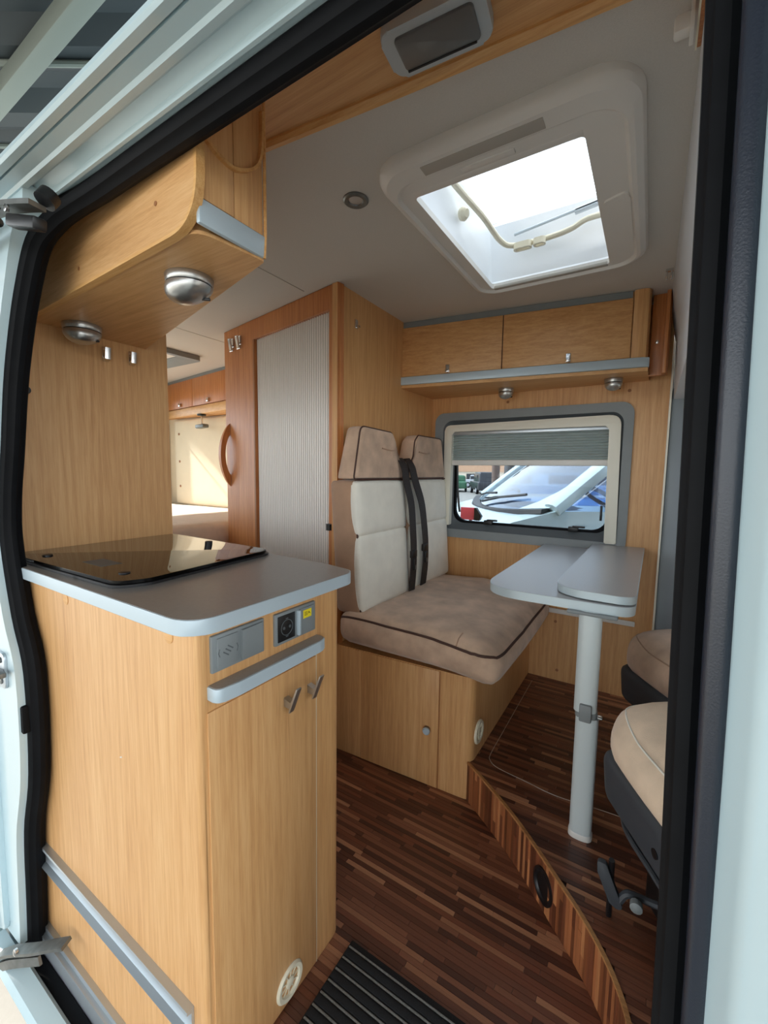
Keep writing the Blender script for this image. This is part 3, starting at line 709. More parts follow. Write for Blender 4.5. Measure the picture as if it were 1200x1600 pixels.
# side panel facing the door with rounded corner and pale edging
side = rpoly([(-1.379, 1.514), (-.606, 1.514), (-.600, 1.80), (-1.379, 1.80)], [0, .075, 0, 0], 10)
bm = new()
def sidey(x): return .436 - .0475 * (x + .611)
A = [Vector((x, sidey(x) - .014, z)) for x, z in side]; B = [Vector((x, sidey(x), z)) for x, z in side]
stackrings(bm, [A, B]); obj('side_panel', bm, 'beech_x', ul)
edge = [(x, z) for x, z in side if True]
pth = [Vector((x, sidey(x) - .007, z)) for x, z in side[0:13]]
bm = new(); sweep(bm, pth, [(-.0025, -.0075), (.0035, -.0075), (.0035, .0075), (-.0025, .0075)], up=(0, 1, 0)); obj('side_edging', bm, 'beech_edge', ul)
bm = bx(-.622, -.6125, .432, .568, 1.519, 1.557, .003); obj('end_trim', bm, 'alu_trim', ul)
bm = bx(-.624, -.616, .441, .500, 1.559, 1.80, .001); obj('end_board', bm, 'beech_v', ul)
bm = bx(-.624, -.617, .502, .563, 1.559, 1.80, .001); obj('end_board', bm, 'beech_v', ul)
bm = new(); tube(bm, [(-.614, .563, 1.519), (-.614, .566, 1.56), (-.615, .566, 1.80)], .003, 8, up=(0, 1, 0)); obj('corner_edging', bm, 'beech_edge', ul)
bm = new(); sweep(bm, smooth_path([(-.613, .443, 1.648), (-.613, .468, 1.636), (-.613, .492, 1.632), (-.613, .511, 1.637), (-.613, .534, 1.651), (-.613, .550, 1.67), (-.613, .558, 1.70), (-.613, .560, 1.76)], 5), [(-.0025, -.004), (.0025, -.004), (.0025, .004), (-.0025, .004)], up=(1, 0, 0)); obj('curved_moulding', bm, 'beech_edge', ul)
for x, z in ((-.72, 1.575), (-1.03, 1.55)):
    b = new(); lathe(b, [(.004, 0), (.004, .001)], (x, sidey(x) - .014, z), (0, -1, 0), 10); obj('screw_hole', b, 'plug_brown', ul)

def dome_lamp(name, label, loc, r, h, tilt, group):
    t = thing(name, label, 'lamp', loc, 0, group)
    b = new(); lathe(b, [(r * 1.0, 0), (r * 1.02, -.002), (r * 1.0, -.014), (r * .97, -.016)], (0, 0, 0), (0, 0, 1), 28); obj('lamp_base', b, 'brushed', t, local=True)
    b = new(); lathe(b, [(r * .93, -.0155), (r * .93, -.019)], (0, 0, 0), (0, 0, 1), 24); obj('shadow_gap', b, 'black_plastic', t, local=True)
    b = new(); loops = []
    for q in range(9):
        a = q / 8 * PI / 2; rr = r * math.cos(a) * .99; hh = -.0185 - h * math.sin(a)
        loops.append([Vector((rr * math.cos(s) + tilt[0] * math.sin(a), rr * math.sin(s) + tilt[1] * math.sin(a), hh)) for s in [2 * PI * i / 28 for i in range(28)]])
    stackrings(b, loops); obj('lamp_dome', b, 'brushed', t, local=True)
    b = new(); obox(b, (tilt[0] * .2 + r * .55, r * .45, -.0185 - h * .62), (1, .8, 0), (-.8, 1, 0), (0, 0, 1), .016, .006, .005, .001); obj('rocker_switch', b, 'black_plastic', t, local=True)
    return t
dome_lamp('spot_lamp', 'brushed metal dome lamp under the kitchen locker near its end trim', (-.795, .535, 1.516), .044, .034, (-.006, -.012), 'dome lamps under the kitchen locker')
dome_lamp('spot_lamp', 'brushed metal dome lamp under the kitchen locker above the coat hooks', (-1.305, .56, 1.516), .044, .034, (.012, -.008), 'dome lamps under the kitchen locker')

# ================================================================== WASHROOM / WARDROBE with tambour door
wd = thing('wardrobe', 'tall beech wardrobe with a grey ribbed tambour door', 'wardrobe', (-1.03, 1.30, 0))
e_ = Vector((-.9815, .1916, 0)); n_in = Vector((.1916, .9815, 0)); a_ = Vector((-1.031, 1.300, 0))
def WF(s, d, z): return a_ + e_ * s + n_in * d + Vector((0, 0, z))
def wbox(bm, s0, s1, d0, d1, z0, z1, bev=0):
    return obox(bm, WF((s0 + s1) / 2, (d0 + d1) / 2, (z0 + z1) / 2), e_, n_in, (0, 0, 1), abs(s1 - s0), d1 - d0, z1 - z0, bev)
bm = new(); wbox(bm, .0, .047, .0, .03, .0, 1.84, .002); obj('right_stile', bm, 'beech_frame', wd)
bm = new(); wbox(bm, .047, .602, .0, .03, 1.752, 1.84, .002); obj('top_rail', bm, 'beech_frame', wd)
bm = new(); wbox(bm, .602, .838, .0, .03, .0, 1.84, .002); obj('left_stile', bm, 'beech_frame', wd)
bm = new(); wbox(bm, .841, .893, .002, .04, .0, 1.84, .002); obj('end_post', bm, 'beech_frame', wd)
bm = new(); wbox(bm, .047, .602, .0, .03, .0, .10, .002); obj('bottom_rail', bm, 'beech_frame', wd)
bm = new(); nr = 38; s0, s1 = .047, .602
for i in range(nr):
    sc_ = s0 + (i + .5) * (s1 - s0) / nr; hw = (s1 - s0) / nr * .29
    L = []
    for z in (.10, 1.752):
        L.append([WF(sc_ + hw * math.cos(t), .022 - .009 * math.sin(t), z) for t in [PI * q / 5 for q in range(6)]])
    stackrings(bm, L, closed=False, cap0=False, cap1=False)
tb = obj('tambour_curtain', bm, 'tambour', wd, smooth=60); tb['kind'] = 'stuff'
bm = new(); wbox(bm, .045, .604, .020, .028, .08, 1.77); obj('tambour_backing', bm, 'tambour_gap', wd)
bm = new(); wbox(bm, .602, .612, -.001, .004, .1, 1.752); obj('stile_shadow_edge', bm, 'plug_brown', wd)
bm = new(); prism(bm, [(-1.058, 1.302), (-1.031, 1.300), (-1.031, 2.129), (-1.058, 2.129)], 0, 1.84); obj('side_panel', bm, 'beech_v', wd)
bm = new(); wbox(bm, .875, .893, .04, .60, .0, 1.84); obj('rear_panel', bm, 'beech_v', wd)
# bow handle: pointed crescent standing out from the door
bm = new(); NZ = 29; outl, inl = [], []
for q in range(NZ):
    t = q / (NZ - 1); u = 2 * t - 1; z = 1.376 - .324 * t; h = max(0, 1 - u * u)
    outl.append((-.056 * h ** .8, z))
for q in range(NZ):
    t = 1 - q / (NZ - 1); u = 2 * t - 1; z = 1.376 - .324 * t; h = max(0, 1 - (u / .66) ** 2)
    inl.append((min(-.001, .004 - .034 * h ** .7) if h > 0 else .0, z))
ring_ = outl + inl[1:-1]
for th, sgn in ((0, 0),):
    A = []; B = []
    for (d, z) in ring_:
        w_ = .004 + .008 * (1 - ((z - 1.214) / .165) ** 2)
        A.append(WF(.856 - w_, d, z)); B.append(WF(.856 + w_, d, z))
    VA = [bm.verts.new(p) for p in A]; VB = [bm.verts.new(p) for p in B]; n2_ = len(ring_)
    for q in range(n2_): bm.faces.new((VA[q], VA[(q + 1) % n2_], VB[(q + 1) % n2_], VB[q]))
    for L_ in (VA, VB):
        for q in range(NZ - 1):
            ia, ib = q, q + 1; ja, jb = (n2_ - q) % n2_, n2_ - q - 1
            vs_ = [L_[ia], L_[ib], L_[jb], L_[ja]]; u_ = []
            for v_ in vs_:
                if v_ not in u_: u_.append(v_)
            if len(u_) >= 3: bm.faces.new(u_)
obj('bow_handle', bm, 'beech_frame', wd, smooth=50)
for s_ in (.802, .730):
    b = new(); c = WF(s_, -.004, 1.765); wbox(b, s_ - .008, s_ + .008, -.005, .0, 1.752, 1.79, .001)
    obox(b, WF(s_ - .004, -.017, 1.757), e_, n_in + Vector((0, 0, .35)), (0, -.2, 1), .012, .008, .055, .003); wbox(b, s_ - .004, s_ + .004, -.016, -.002, 1.752, 1.76); obj('coat_hook', b, 'chrome', wd)
bm = new(); wbox(bm, .034, .052, -.010, .0, .905, .928, .002); obj('tambour_latch', bm, 'black_plastic', wd)
bm = new(); box(bm, -1.0315, -1.026, 1.408, 1.426, 1.705, 1.738, .001); box(bm, -1.027, -1.012, 1.413, 1.421, 1.706, 1.714, .001); obj('curtain_hook', bm, 'chrome', wd)

# ================================================================== BENCH
sb = thing('bench_box', 'beech seat box with small door below the bench cushion', 'cabinet', (-.75, 1.7, 0))
bm = new(); prism(bm, rpoly([(-1.030, 1.302), (-.463, 1.331), (-.463, 2.128), (-1.030, 2.128)], [0, .035, 0, 0], 8), 0, .445, 'XY'); obj('body', bm, 'beech_v', sb)
fe = Vector((.567, .029, 0)).normalized(); fn_ = Vector((-fe.y, fe.x, 0))
def fbox(bm, x0, x1, d0, d1, z0, z1, bev=0):
    p0 = Vector((-1.030, 1.302, 0)); s0_, s1_ = (x0 + 1.03) / fe.x, (x1 + 1.03) / fe.x
    return obox(bm, p0 + fe * (s0_ + s1_) / 2 + fn_ * (d0 + d1) / 2 + Vector((0, 0, (z0 + z1) / 2)), fe, fn_, (0, 0, 1), s1_ - s0_, d1 - d0, z1 - z0, bev)
bm = new(); fbox(bm, -.909, -.588, -.004, .01, .002, .442, .0012); bd = obj('door', bm, 'beech_v', sb)
bm = new(); fbox(bm, -.5875, -.5840, -.0008, .01, .0, .442); obj('door_gap', bm, 'plug_brown', sb)
bm = new(); fbox(bm, -1.03, -.912, -.003, .01, .002, .442, .001); obj('left_board', bm, 'beech_v', sb)
c0 = Vector((-1.030, 1.302, .217)) + fe * ((-.626 + 1.03) / fe.x) - fn_ * .004
bm = new(); lathe(bm, [(.007, 0), (.007, .006), (.013, .010), (.014, .018), (.010, .022)], c0, -fn_, 18); obj('door_knob', bm, 'alu_trim', sb)
vent(sb, (-.463, 1.387, .229), (1, 0, 0), .042, 'air_vent')

bs = thing('upholstered_bench', 'brown suede two seat bench with cream backrest panels', 'bench', (-.75, 1.7, .445))
def cfn(p):
    x, y_, z = p
    f = max(0, min(1, (x + .62) / .24))
    if z < .52: z -= .022 * f * f
    else:
        z += .006 * math.sin(x * 17 + 1) * math.sin(y_ * 13) + .004 * math.sin(x * 31) * math.sin(y_ * 23 + 2) - .034 * f * f
    return (x, y_, z)
bm = softbox(-1.005, -.368, 1.260, 2.112, .472, .602, .05, .012, fn=cfn); bmesh.ops.recalc_face_normals(bm, faces=bm.faces[:]); TREE = BVHTree.FromBMesh(bm); cu = obj('seat_cushion', bm, 'suede_brown', bs, smooth=60)
def top_z(x): f = max(0, min(1, (x + .62) / .24)); return .587 - .012 * f * f
pp = smooth_path([(-.99, 1.271, .578), (-.90, 1.2665, .585), (-.70, 1.2655, .584), (-.56, 1.265, .574), (-.48, 1.2675, .562), (-.425, 1.276, .552), (-.392, 1.298, .547), (-.378, 1.34, .546), (-.3735, 1.42, .546), (-.372, 1.7, .546), (-.373, 2.0, .546), (-.380, 2.07, .546)], 5)
bm = new(); tube(bm, snap(pp, TREE, .001), .0045, 8); obj('piping', bm, 'piping', cu)
bm = new(); tube(bm, snap(smooth_path([(-.505, 1.255, .57), (-.505, 1.285, .60), (-.505, 1.32, .60)], 4), TREE, .0005), .0022, 6); obj('seam', bm, 'suede_dark', cu)

def backrest(y0, y1, near):
    def lean(p):
        return (p[0] - .035 * max(0, (p[2] - .6)) / .5, p[1], p[2])
    b = softbox(-1.028, -.905, y0, y1, .585, 1.105, .022, .006, fn=lean); bmesh.ops.recalc_face_normals(b, faces=b.faces[:]); TB = BVHTree.FromBMesh(b); br = obj('backrest', b, 'suede_dark', bs, smooth=60)
    for z0, z1, nm in ((.60, .895, 'lower_panel'), (.893, 1.102, 'upper_panel')):
        def f2(p, z0=z0, z1=z1):
            return (p[0] - .035 * max(0, (p[2] - .6)) / .5, p[1], p[2])
        b = softbox(-.94, -.893, y0 + .004, y1 - .004, z0, z1, .016, .007, fn=f2); obj(nm, b, 'suede_cream', br, smooth=60)
    fx = lambda z: -.901 - .035 * max(0, (z - .6)) / .5
    ye = y0 + .003 if near else y1 - .003
    b = new(); tube(b, snap(smooth_path([(fx(z) + .004, ye - (.004 if near else -.004), z) for z in (.60, .75, .9, 1.0, 1.10)], 4), TB, .001), .0038, 8, up=(0, 1, 0)); obj('piping', b, 'piping', br)
    b = new(); tube(b, [(fx(1.105) + .002, y0 + .002, 1.107), (fx(1.105) + .006, (y0 + y1) / 2, 1.108), (fx(1.105) + .002, y1 - .002, 1.107)], .0035, 8); obj('piping', b, 'piping', br)
backrest(1.288, 1.664, True); backrest(1.700, 2.108, False)
def headrest(out, near):
    # out: outline in Y,Z (front face); the block leans forward towards the top
    b = new(); L = []
    for d, s in ((0, .93), (.010, .985), (.03, 1), (.065, 1), (.085, .985), (.096, .94)):
        cy = sum(p[0] for p in out) / len(out); cz = sum(p[1] for p in out) / len(out)
        L.append([Vector((-1.032 + d * (1 - .22 * (cz + (z - cz) * s - 1.11) / .2) + .125 * max(0, (cz + (z - cz) * s - 1.11)) * 1.0 + .004, cy + (y_ - cy) * s, cz + (z - cz) * s)) for y_, z in out])
    stackrings(b, L)
    bmesh.ops.triangulate(b, faces=[f for f in b.faces if len(f.verts) > 4])
    h = obj('headrest', b, 'suede_brown', bs, smooth=50)
    yc = sum(p[0] for p in out) / len(out)
    b = new(); P_ = [p + Vector((.001, 0, 0)) for p in L[4]]; tube(b, P_, .0032, 6, closed=True, up=(1, 0, 0)); obj('piping', b, 'piping', h)
    b = new(); tube(b, smooth_path([(-.921, yc - .06, 1.233), (-.915, yc, 1.227), (-.921, yc + .05, 1.232)], 4), .003, 6); obj('crease', b, 'suede_dark', h)
headrest(rpoly([(1.284, 1.110), (1.318, 1.312), (1.545, 1.305), (1.575, 1.27), (1.585, 1.19), (1.635, 1.16), (1.645, 1.110)], [.01, .03, .02, .03, .02, .02, .008], 5), True)
headrest(rpoly([(1.708, 1.110), (1.712, 1.17), (1.745, 1.21), (1.755, 1.285), (1.785, 1.312), (2.045, 1.312), (2.106, 1.110)], [.008, .02, .02, .03, .02, .03, .01], 5), False)
def belt(name, label, pts, w, mat, zb):
    t = thing(name, label, 'seat belt', (pts[-1][0], pts[-1][1], pts[-1][2]), 0, 'seat belts between the two backrests')
    b = new(); sweep(b, smooth_path(pts, 6), [(-w, -.0016), (w, -.0016), (w, .0016), (-w, .0016)], up=(1, 0, 0)); obj('strap', b, mat, t)
    y_ = zb[0]; z = zb[1]
    b = new(); box(b, -.889, -.872, y_ - .022, y_ + .022, z - .018, z + .016, .004); obj('slide_buckle', b, 'black_plastic', t)
    b = new(); box(b, -.886, -.868, y_ - .013, y_ + .013, z - .075, z - .02, .004); bk = obj('buckle', b, 'black_plastic', t)
    b = new(); box(b, -.869, -.8665, y_ - .006, y_ + .006, z - .068, z - .05, .001); obj('buckle_plate', b, 'steel_dull', t)
    return t
belt('seat_belt', 'black seat belt hanging on the near side of the backrest gap', [(-.985, 1.622, 1.175), (-.940, 1.622, 1.195), (-.915, 1.625, 1.16), (-.912, 1.640, 1.10), (-.892, 1.652, 1.0), (-.886, 1.660, .9), (-.880, 1.662, .8), (-.878, 1.658, .70), (-.880, 1.650, .61)], .027, 'belt', (1.662, .775))
belt('seat_belt', 'black seat belt hanging on the far side of the backrest gap', [(-.985, 1.690, 1.175), (-.940, 1.690, 1.195), (-.915, 1.694, 1.16), (-.908, 1.716, 1.10), (-.890, 1.748, 1.0), (-.884, 1.768, .9), (-.878, 1.776, .8), (-.876, 1.772, .70), (-.880, 1.760, .61)], 0.027, 'belt', (1.774, .790))

# ================================================================== OVERHEAD CABINET on the far wall
oc = thing('overhead_cabinet', 'long beech overhead cabinet with two flaps above the window', 'cabinet', (-.55, 1.98, 1.53))
oa, ob = Vector((-1.04, 1.795, 0)), Vector((-.035, 1.935, 0)); oe = (ob - oa).normalized(); on_ = Vector((-oe.y, oe.x, 0))
def OF(s, d, z): return oa + oe * s + on_ * d + Vector((0, 0, z))
def obx(bm, s0, s1, d0, d1, z0, z1, bev=0): return obox(bm, OF((s0 + s1) / 2, (d0 + d1) / 2, (z0 + z1) / 2), oe, on_, (0, 0, 1), s1 - s0, d1 - d0, z1 - z0, bev)
OL = (ob - oa).length
bm = new(); prism(bm, [(OF(0, .012, 0).x, OF(0, .012, 0).y), (OF(OL - .03, .012, 0).x, OF(OL - .03, .012, 0).y), (OF(OL, .06, 0).x, OF(OL, .06, 0).y), (-.04, 2.128), (-1.029, 2.128)], 1.545, 1.838, 'XY'); obj('body', bm, 'beech_x', oc)
def sx(x): return (x + 1.04) / oe.x
bm = new(); obx(bm, 0, sx(-.1), .002, .014, 1.813, 1.838); obj('top_rail', bm, 'grey_plastic', oc)
SPL = -.575
for x0, x1, xh in ((-1.034, SPL - .002, -.812), (SPL + .002, -.098, -.314)):
    b = new(); obx(b, sx(x0), sx(x1), -.003, .014, 1.588, 1.811, .0015); d = obj('flap', b, 'beech_x', oc)
    b = new(); c = OF(sx(xh), -.006, 1.606); obx(b, sx(xh) - .009, sx(xh) + .009, -.008, -.003, 1.592, 1.626, .001); obx(b, sx(xh) - .008, sx(xh) + .008, -.018, -.008, 1.592, 1.606, .002); obj('flap_latch', b, 'chrome', d)
bm = new(); obx(bm, sx(SPL - .0018), sx(SPL + .0018), .0, .014, 1.588, 1.811); obj('flap_gap', bm, 'piping', oc)
bm = new(); q0, q1 = sx(-.094), sx(-.036)
prof = [OF(q0, .0, 0), OF(q0 + .012, -.006, 0), OF(q0 + .032, -.008, 0), OF(q1 - .010, -.002, 0), OF(q1, .016, 0), OF(q1, .10, 0), OF(q0, .10, 0)]
prism(bm, [(p.x, p.y) for p in prof], 1.56, 1.838, 'XY'); obj('end_post', bm, 'beech_v', oc)
bm = new(); prism(bm, [(p.x, p.y) for p in [OF(-.002, -.014, 0), OF(q1 - .02, -.016, 0), OF(q1 + .004, -.004, 0), OF(q1 + .006, .02, 0), OF(q1 + .004, .05, 0), OF(-.002, .012, 0)]], 1.549, 1.585, 'XY', bev=.002); obj('front_trim', bm, 'alu_trim', oc)
bm = new(); prism(bm, [(-1.03, OF(0, -.008, 0).y), (OF(q1, -.008, 0).x, OF(q1, -.008, 0).y), (-.03, 2.128), (-1.03, 2.128)], 1.534, 1.548, 'XY'); obj('bottom_board', bm, 'beech_x', oc)
fl = tag(obj('filler_board', bx(-.033, .030, 2.02, 2.04, 1.532, 1.84, .001), 'beech_frame'), 'narrow dark beech filler board right of the overhead cabinet', 'panel')
bm = bx(.010, .024, 1.985, 2.03, 1.532, 1.84, .002); obj('filler_edge', bm, 'beech_frame', fl)
b = new(); lathe(b, [(.007, 0), (.007, .004), (.003, .006)], (-.012, 2.02, 1.66), (0, -1, 0), 12); obj('screw_cap', b, 'chrome', fl)
dome_lamp('reading_spot', 'small silver dome lamp below the overhead cabinet above the window centre', (-.60, 2.02, 1.534), .034, .030, (0, -.006), 'dome lamps above the window')
dome_lamp('reading_spot', 'small silver dome lamp below the overhead cabinet near its rounded end', (-.155, 2.025, 1.534), .034, .030, (0, -.006), 'dome lamps above the window')

# ================================================================== TABLE
tb_ = thing('dinette_table', 'grey folding dinette table on a single silver leg', 'table', (-.11, 1.22, SZ))
top = rpoly([(-.413, 2.115), (-.411, 1.205), (-.012, 1.205), (-.007, 2.115)], [0, .125, .05, 0], 12)
bm = new(); prism(bm, top, .781, .805, 'XY', bev=.003); obj('edge_band', bm, 'table_edge', tb_)
bm = new(); prism(bm, [(x + (-.2 - x) * .006, y_ + (1.65 - y_) * .005) for x, y_ in top], .802, .8056, 'XY'); obj('table_top', bm, 'table_top', tb_)
leaf = rpoly([(-.203, 2.115), (-.214, 1.225), (-.012, 1.218), (-.004, 2.115)], [0, .12, .045, 0], 12)
bm = new(); prism(bm, leaf, .8085, .829, 'XY', bev=.002); lf = obj('swing_leaf', bm, 'table_edge', tb_)
bm = new(); prism(bm, [(x + (-.11 - x) * .012, y_ + (1.7 - y_) * .004) for x, y_ in leaf], .8275, .8296, 'XY'); obj('leaf_surface', bm, 'table_top', lf)
def oval(a, b, n=20): return [(a * math.copysign(abs(math.cos(t)) ** .7, math.cos(t)), b * math.copysign(abs(math.sin(t)) ** .7, math.sin(t))) for t in [2 * PI * i / n for i in range(n)]]
LX, LY = -.108, 1.222
ov = oval(.0285, .022)
bm = new(); stackrings(bm, [[Vector((LX - .004 + a, LY + b_, z)) for a, b_ in ov] for z in (.503, .782)]); obj('upper_leg', bm, 'leg_paint', tb_)
bm = new(); stackrings(bm, [[Vector((LX + .002 + a * s, LY + b_ * s, z)) for a, b_ in ov] for z, s in ((.146, 1.0), (.30, 1.0), (.490, 1.0))]); obj('lower_leg', bm, 'leg_paint', tb_)
bm = new(); stackrings(bm, [[Vector((LX + .002 + a * s, LY + b_ * s, z)) for a, b_ in ov] for z, s in ((.1405, 1.08), (.152, 1.08), (.156, 1.0))]); obj('foot_cap', bm, 'white_plastic', tb_)
bm = new(); stackrings(bm, [[Vector((LX - .001 + a * .97, LY + b_ * .97, z)) for a, b_ in ov] for z in (.488, .506)]); box(bm, LX - .016, LX + .014, LY - .030, LY - .016, .482, .530, .004); hg = obj('folding_hinge', bm, 'grey_plastic', tb_)
bm = new(); lathe(bm, [(.004, 0), (.006, .002), (.006, .012), (.003, .014)], (LX + .026, LY - .008, .497), (1, 0, 0), 12); obj('hinge_pin', bm, 'chrome', tb_)
bm = bx(LX - .06, LX + .06, LY - .03, LY + .09, .772, .781, .003); obj('leg_plate', bm, 'grey_plastic', tb_)
rl = thing('wall_rail', 'narrow aluminium rail screwed to the wall below the table', 'rail', (-.2, 2.12, .48))
bm = bx(-.445, -.02, 2.112, 2.129, .476, .494, .002); obj('rail_profile', bm, 'white_plastic', rl)
bm = bx(-.445, -.02, 2.108, 2.113, .492, .500, .001); obj('rail_lip', bm, 'white_plastic', rl)

# ================================================================== CAB SEATS (swivelled towards the living area)
def cab_seat(label, loc, rz, mat, mat2):
    t = thing('cab_seat', label, 'seat', loc, rz, 'swivelled cab seats')
    def sq(p):
        x, y_, z = p; f = max(0, min(1, (.16 - x) / .16)); return (x, y_ * (1 - .16 * f * f), z - .012 * f * f)
    b = softbox(0, .42, -.22, .22, .335, .475, .062, .014, fn=sq); bmesh.ops.recalc_face_normals(b, faces=b.faces[:]); TR2 = BVHTree.FromBMesh(b); cu_ = obj('seat_cushion', b, mat, t, local=True, smooth=60)
    b = new(); tube(b, snap(smooth_path([(.38, -.225, .455), (.25, -.225, .458), (.10, -.205, .455), (.045, -.165, .45), (.01, -.08, .448), (.005, 0, .447), (.01, .08, .448), (.045, .165, .45), (.10, .205, .455), (.25, .225, .458), (.38, .225, .455)], 5), TR2, .0004), .0022, 6); obj('seam', b, mat2, cu_, local=True)
    b = softbox(-.004, .42, -.222, .222, .222, .352, .03, .0, fn=lambda p: (p[0] + .012 * max(0, (.34 - p[2])) / .12, p[1] * (1 - .13 * max(0, min(1, (.16 - p[0]) / .16)) ** 2), p[2])); sh = obj('base_shell', b, 'dark_shell', t, local=True, smooth=60)
    b = new(); tube(b, smooth_path([(.38, -.215, .228), (.2, -.212, .227), (.06, -.185, .226), (.016, -.1, .225), (.012, 0, .225), (.016, .1, .225), (.06, .185, .226)], 4), .006, 8); obj('shell_rim', b, 'dark_shell', sh, local=True)
    b = new(); lathe(b, [(.009, 0), (.009, .004)], (.003, -.03, .285), (-1, 0, 0), 14); obj('shell_screw', b, 'black_plastic', sh, local=True)
    b = bx(.10, .36, -.15, .15, .0, .225, .01); obj('pedestal', b, 'black_plastic', t, local=True)
    b = softbox(.39, .49, -.21, .21, .45, 1.02, .05, .012, fn=lambda p: (p[0] + .12 * (p[2] - .45), p[1] * (1 - .12 * max(0, p[2] - .7) / .3), p[2])); obj('backrest', b, mat, t, local=True, smooth=60)
    b = softbox(.46, .54, -.12, .12, 1.03, 1.19, .04, .01); obj('headrest', b, mat, t, local=True, smooth=60)
    return t
s1_ = cab_seat('pale beige swivel cab seat on dark shell beside the door pillar', (.035, .9295, SZ), math.radians(30), 'suede_beige', 'suede_cream')
s2_ = cab_seat('brown suede swivel cab seat at the far side of the cab', (.0563, 1.48, SZ), math.radians(35), 'suede_brown', 'suede_dark')
lv = thing('swivel_lever', 'dark grey seat release lever low beside the pale cab seat', 'lever', (-.02, 1.0, SZ))
bm = new(); prism(bm, rpoly([(-.048, .290), (-.030, .290), (.006, .205), (-.002, .195), (-.020, .205), (-.046, .265)], .006), .985, .997, 'XZ', bev=.002); obj('lever_blade', bm, 'dark_shell', lv)
bm = new(); tube(bm, smooth_path([(.0, .992, .215), (.012, .995, .235), (.035, 1.0, .235), (.12, 1.0, .24)], 5), .008, 8, up=(0, 1, 0)); obj('lever_rod', bm, 'dark_shell', lv)
bm = new(); lathe(bm, [(.004, 0), (.012, .003), (.012, .016), (.004, .02)], (.03, .985, .235), (0, -1, 0), 12); obj('lever_knob', bm, 'grey_plastic', lv)
bm = new(); tube(bm, [(-.02, .9925, .30), (-.02, 1.02, SZ)], .006, 8); obj('lever_foot', bm, 'black_plastic', lv)

# ================================================================== DOOR MAT
mt = thing('door_mat', 'black ribbed door mat with grey stripes on the walnut floor', 'mat', (-.3, .6, 0))
bm = bx(-.545, -.02, .445, .752, .0005, .007, .002); obj('mat_base', bm, 'mat_black', mt)
for i in range(11):
    y_ = .736 - i * .0262
    b = bx(-.542, -.023, y_ - .0022, y_ + .0022, .006, .0088, .0008); obj('light_stripe', b, 'mat_grey', mt)
    if i < 10:
        b = bx(-.543, -.022, y_ - .0215, y_ - .0047, .006, .0096, .002); obj('dark_rib', b, 'mat_black', mt)

# ================================================================== SMALL FITTINGS
bl = thing('header_lamp', 'grey rectangular lamp with dark lens on the beam above the door', 'lamp', (-.310, .622, 1.80), math.radians(5.4))
bm = new(); prism(bm, rrect(-.079, .079, -.040, .040, .018, 6), -.020, 0, 'XY', bev=.005); obj('housing', bm, 'lamp_grey', bl, local=True)
bm = new(); prism(bm, rrect(-.058, .062, -.027, .027, .007, 4), -.0245, -.018, 'XY', bev=.002); obj('lens', bm, 'lens_dark', bl, local=True)
bm = new(); obox(bm, (.0, .0262, -.0235), (1, 0, 0), (0, 1, 0), (0, 0, 1), .11, .003, .004); obj('lens_shadow_gap', bm, 'black_plastic', bl, local=True)
cs = thing('ceiling_spot', 'small round recessed chrome spot in the ceiling', 'lamp', (-.692, .947, ZC))
bm = new(); lathe(bm, [(.018, -.001), (.020, -.004), (.029, -.006), (.033, -.003), (.033, 0)], (0, 0, 0), (0, 0, 1), 28); obj('bezel', bm, 'steel_dull', cs, local=True)
bm = new(); lathe(bm, [(.0205, -.0012), (.014, -.0014), (.004, -.0024)], (0, 0, 0), (0, 0, 1), 20); obj('reflector', bm, 'alu', cs, local=True)
rv = thing('roof_vent', 'small rear roof vent frame in the ceiling above the bed', 'vent', (-2.66, 1.45, ZC))
bm = new(); ring(bm, rrect(-2.90, -2.42, 1.20, 1.70, .03), rrect(-2.80, -2.52, 1.30, 1.60, .02), ZC - .03, ZC - .001, 'XY', ZC - .012, ZC - .001); obj('vent_frame', bm, 'grey_plastic', rv)
bm = bx(-2.80, -2.52, 1.30, 1.60, ZC - .008, ZC - .002); obj('vent_screen', bm, 'white_plastic', rv)
cl = thing('curtain_clip', 'small white plastic clip hanging by the front end of the beam', 'clip', (.003, .812, 1.80))
bm = new(); box(bm, -.012, .010, .805, .825, 1.788, 1.812, .004); obj('clip_block', bm, 'white_plastic', cl)
bm = new(); box(bm, .008, .013, .800, .830, 1.780, 1.838, .001); obj('clip_leaf', bm, 'white_plastic', cl)
te = tag(obj('trim_end_board', bx(.0185, .0245, .60, .862, 1.798, 1.838, .001), 'beech_frame'), 'short reddish beech end board at the front of the beam', 'panel')
bm = bx(.0165, .0190, .60, .864, 1.797, 1.801); obj('end_board_edging', bm, 'ivory', te)
hk = thing('ceiling_hook', 'tiny double chrome hook on the ceiling near the cab', 'hook', (.012, 1.80, 1.80))
bm = new(); box(bm, .0, .022, 1.79, 1.80, 1.832, 1.84); obj('hook_plate', bm, 'chrome', hk)
for dx in (.003, .017):
    b = new(); tube(b, smooth_path([(dx, 1.795, 1.834), (dx, 1.795, 1.812), (dx, 1.787, 1.804), (dx, 1.782, 1.812)], 4), .0028, 8, up=(1, 0, 0)); obj('hook_prong', b, 'chrome', hk)
bm = new()
for y_, z in ((1.30, 1.815), (1.80, 1.80), (2.02, 1.70)):
    pass
bm.free()

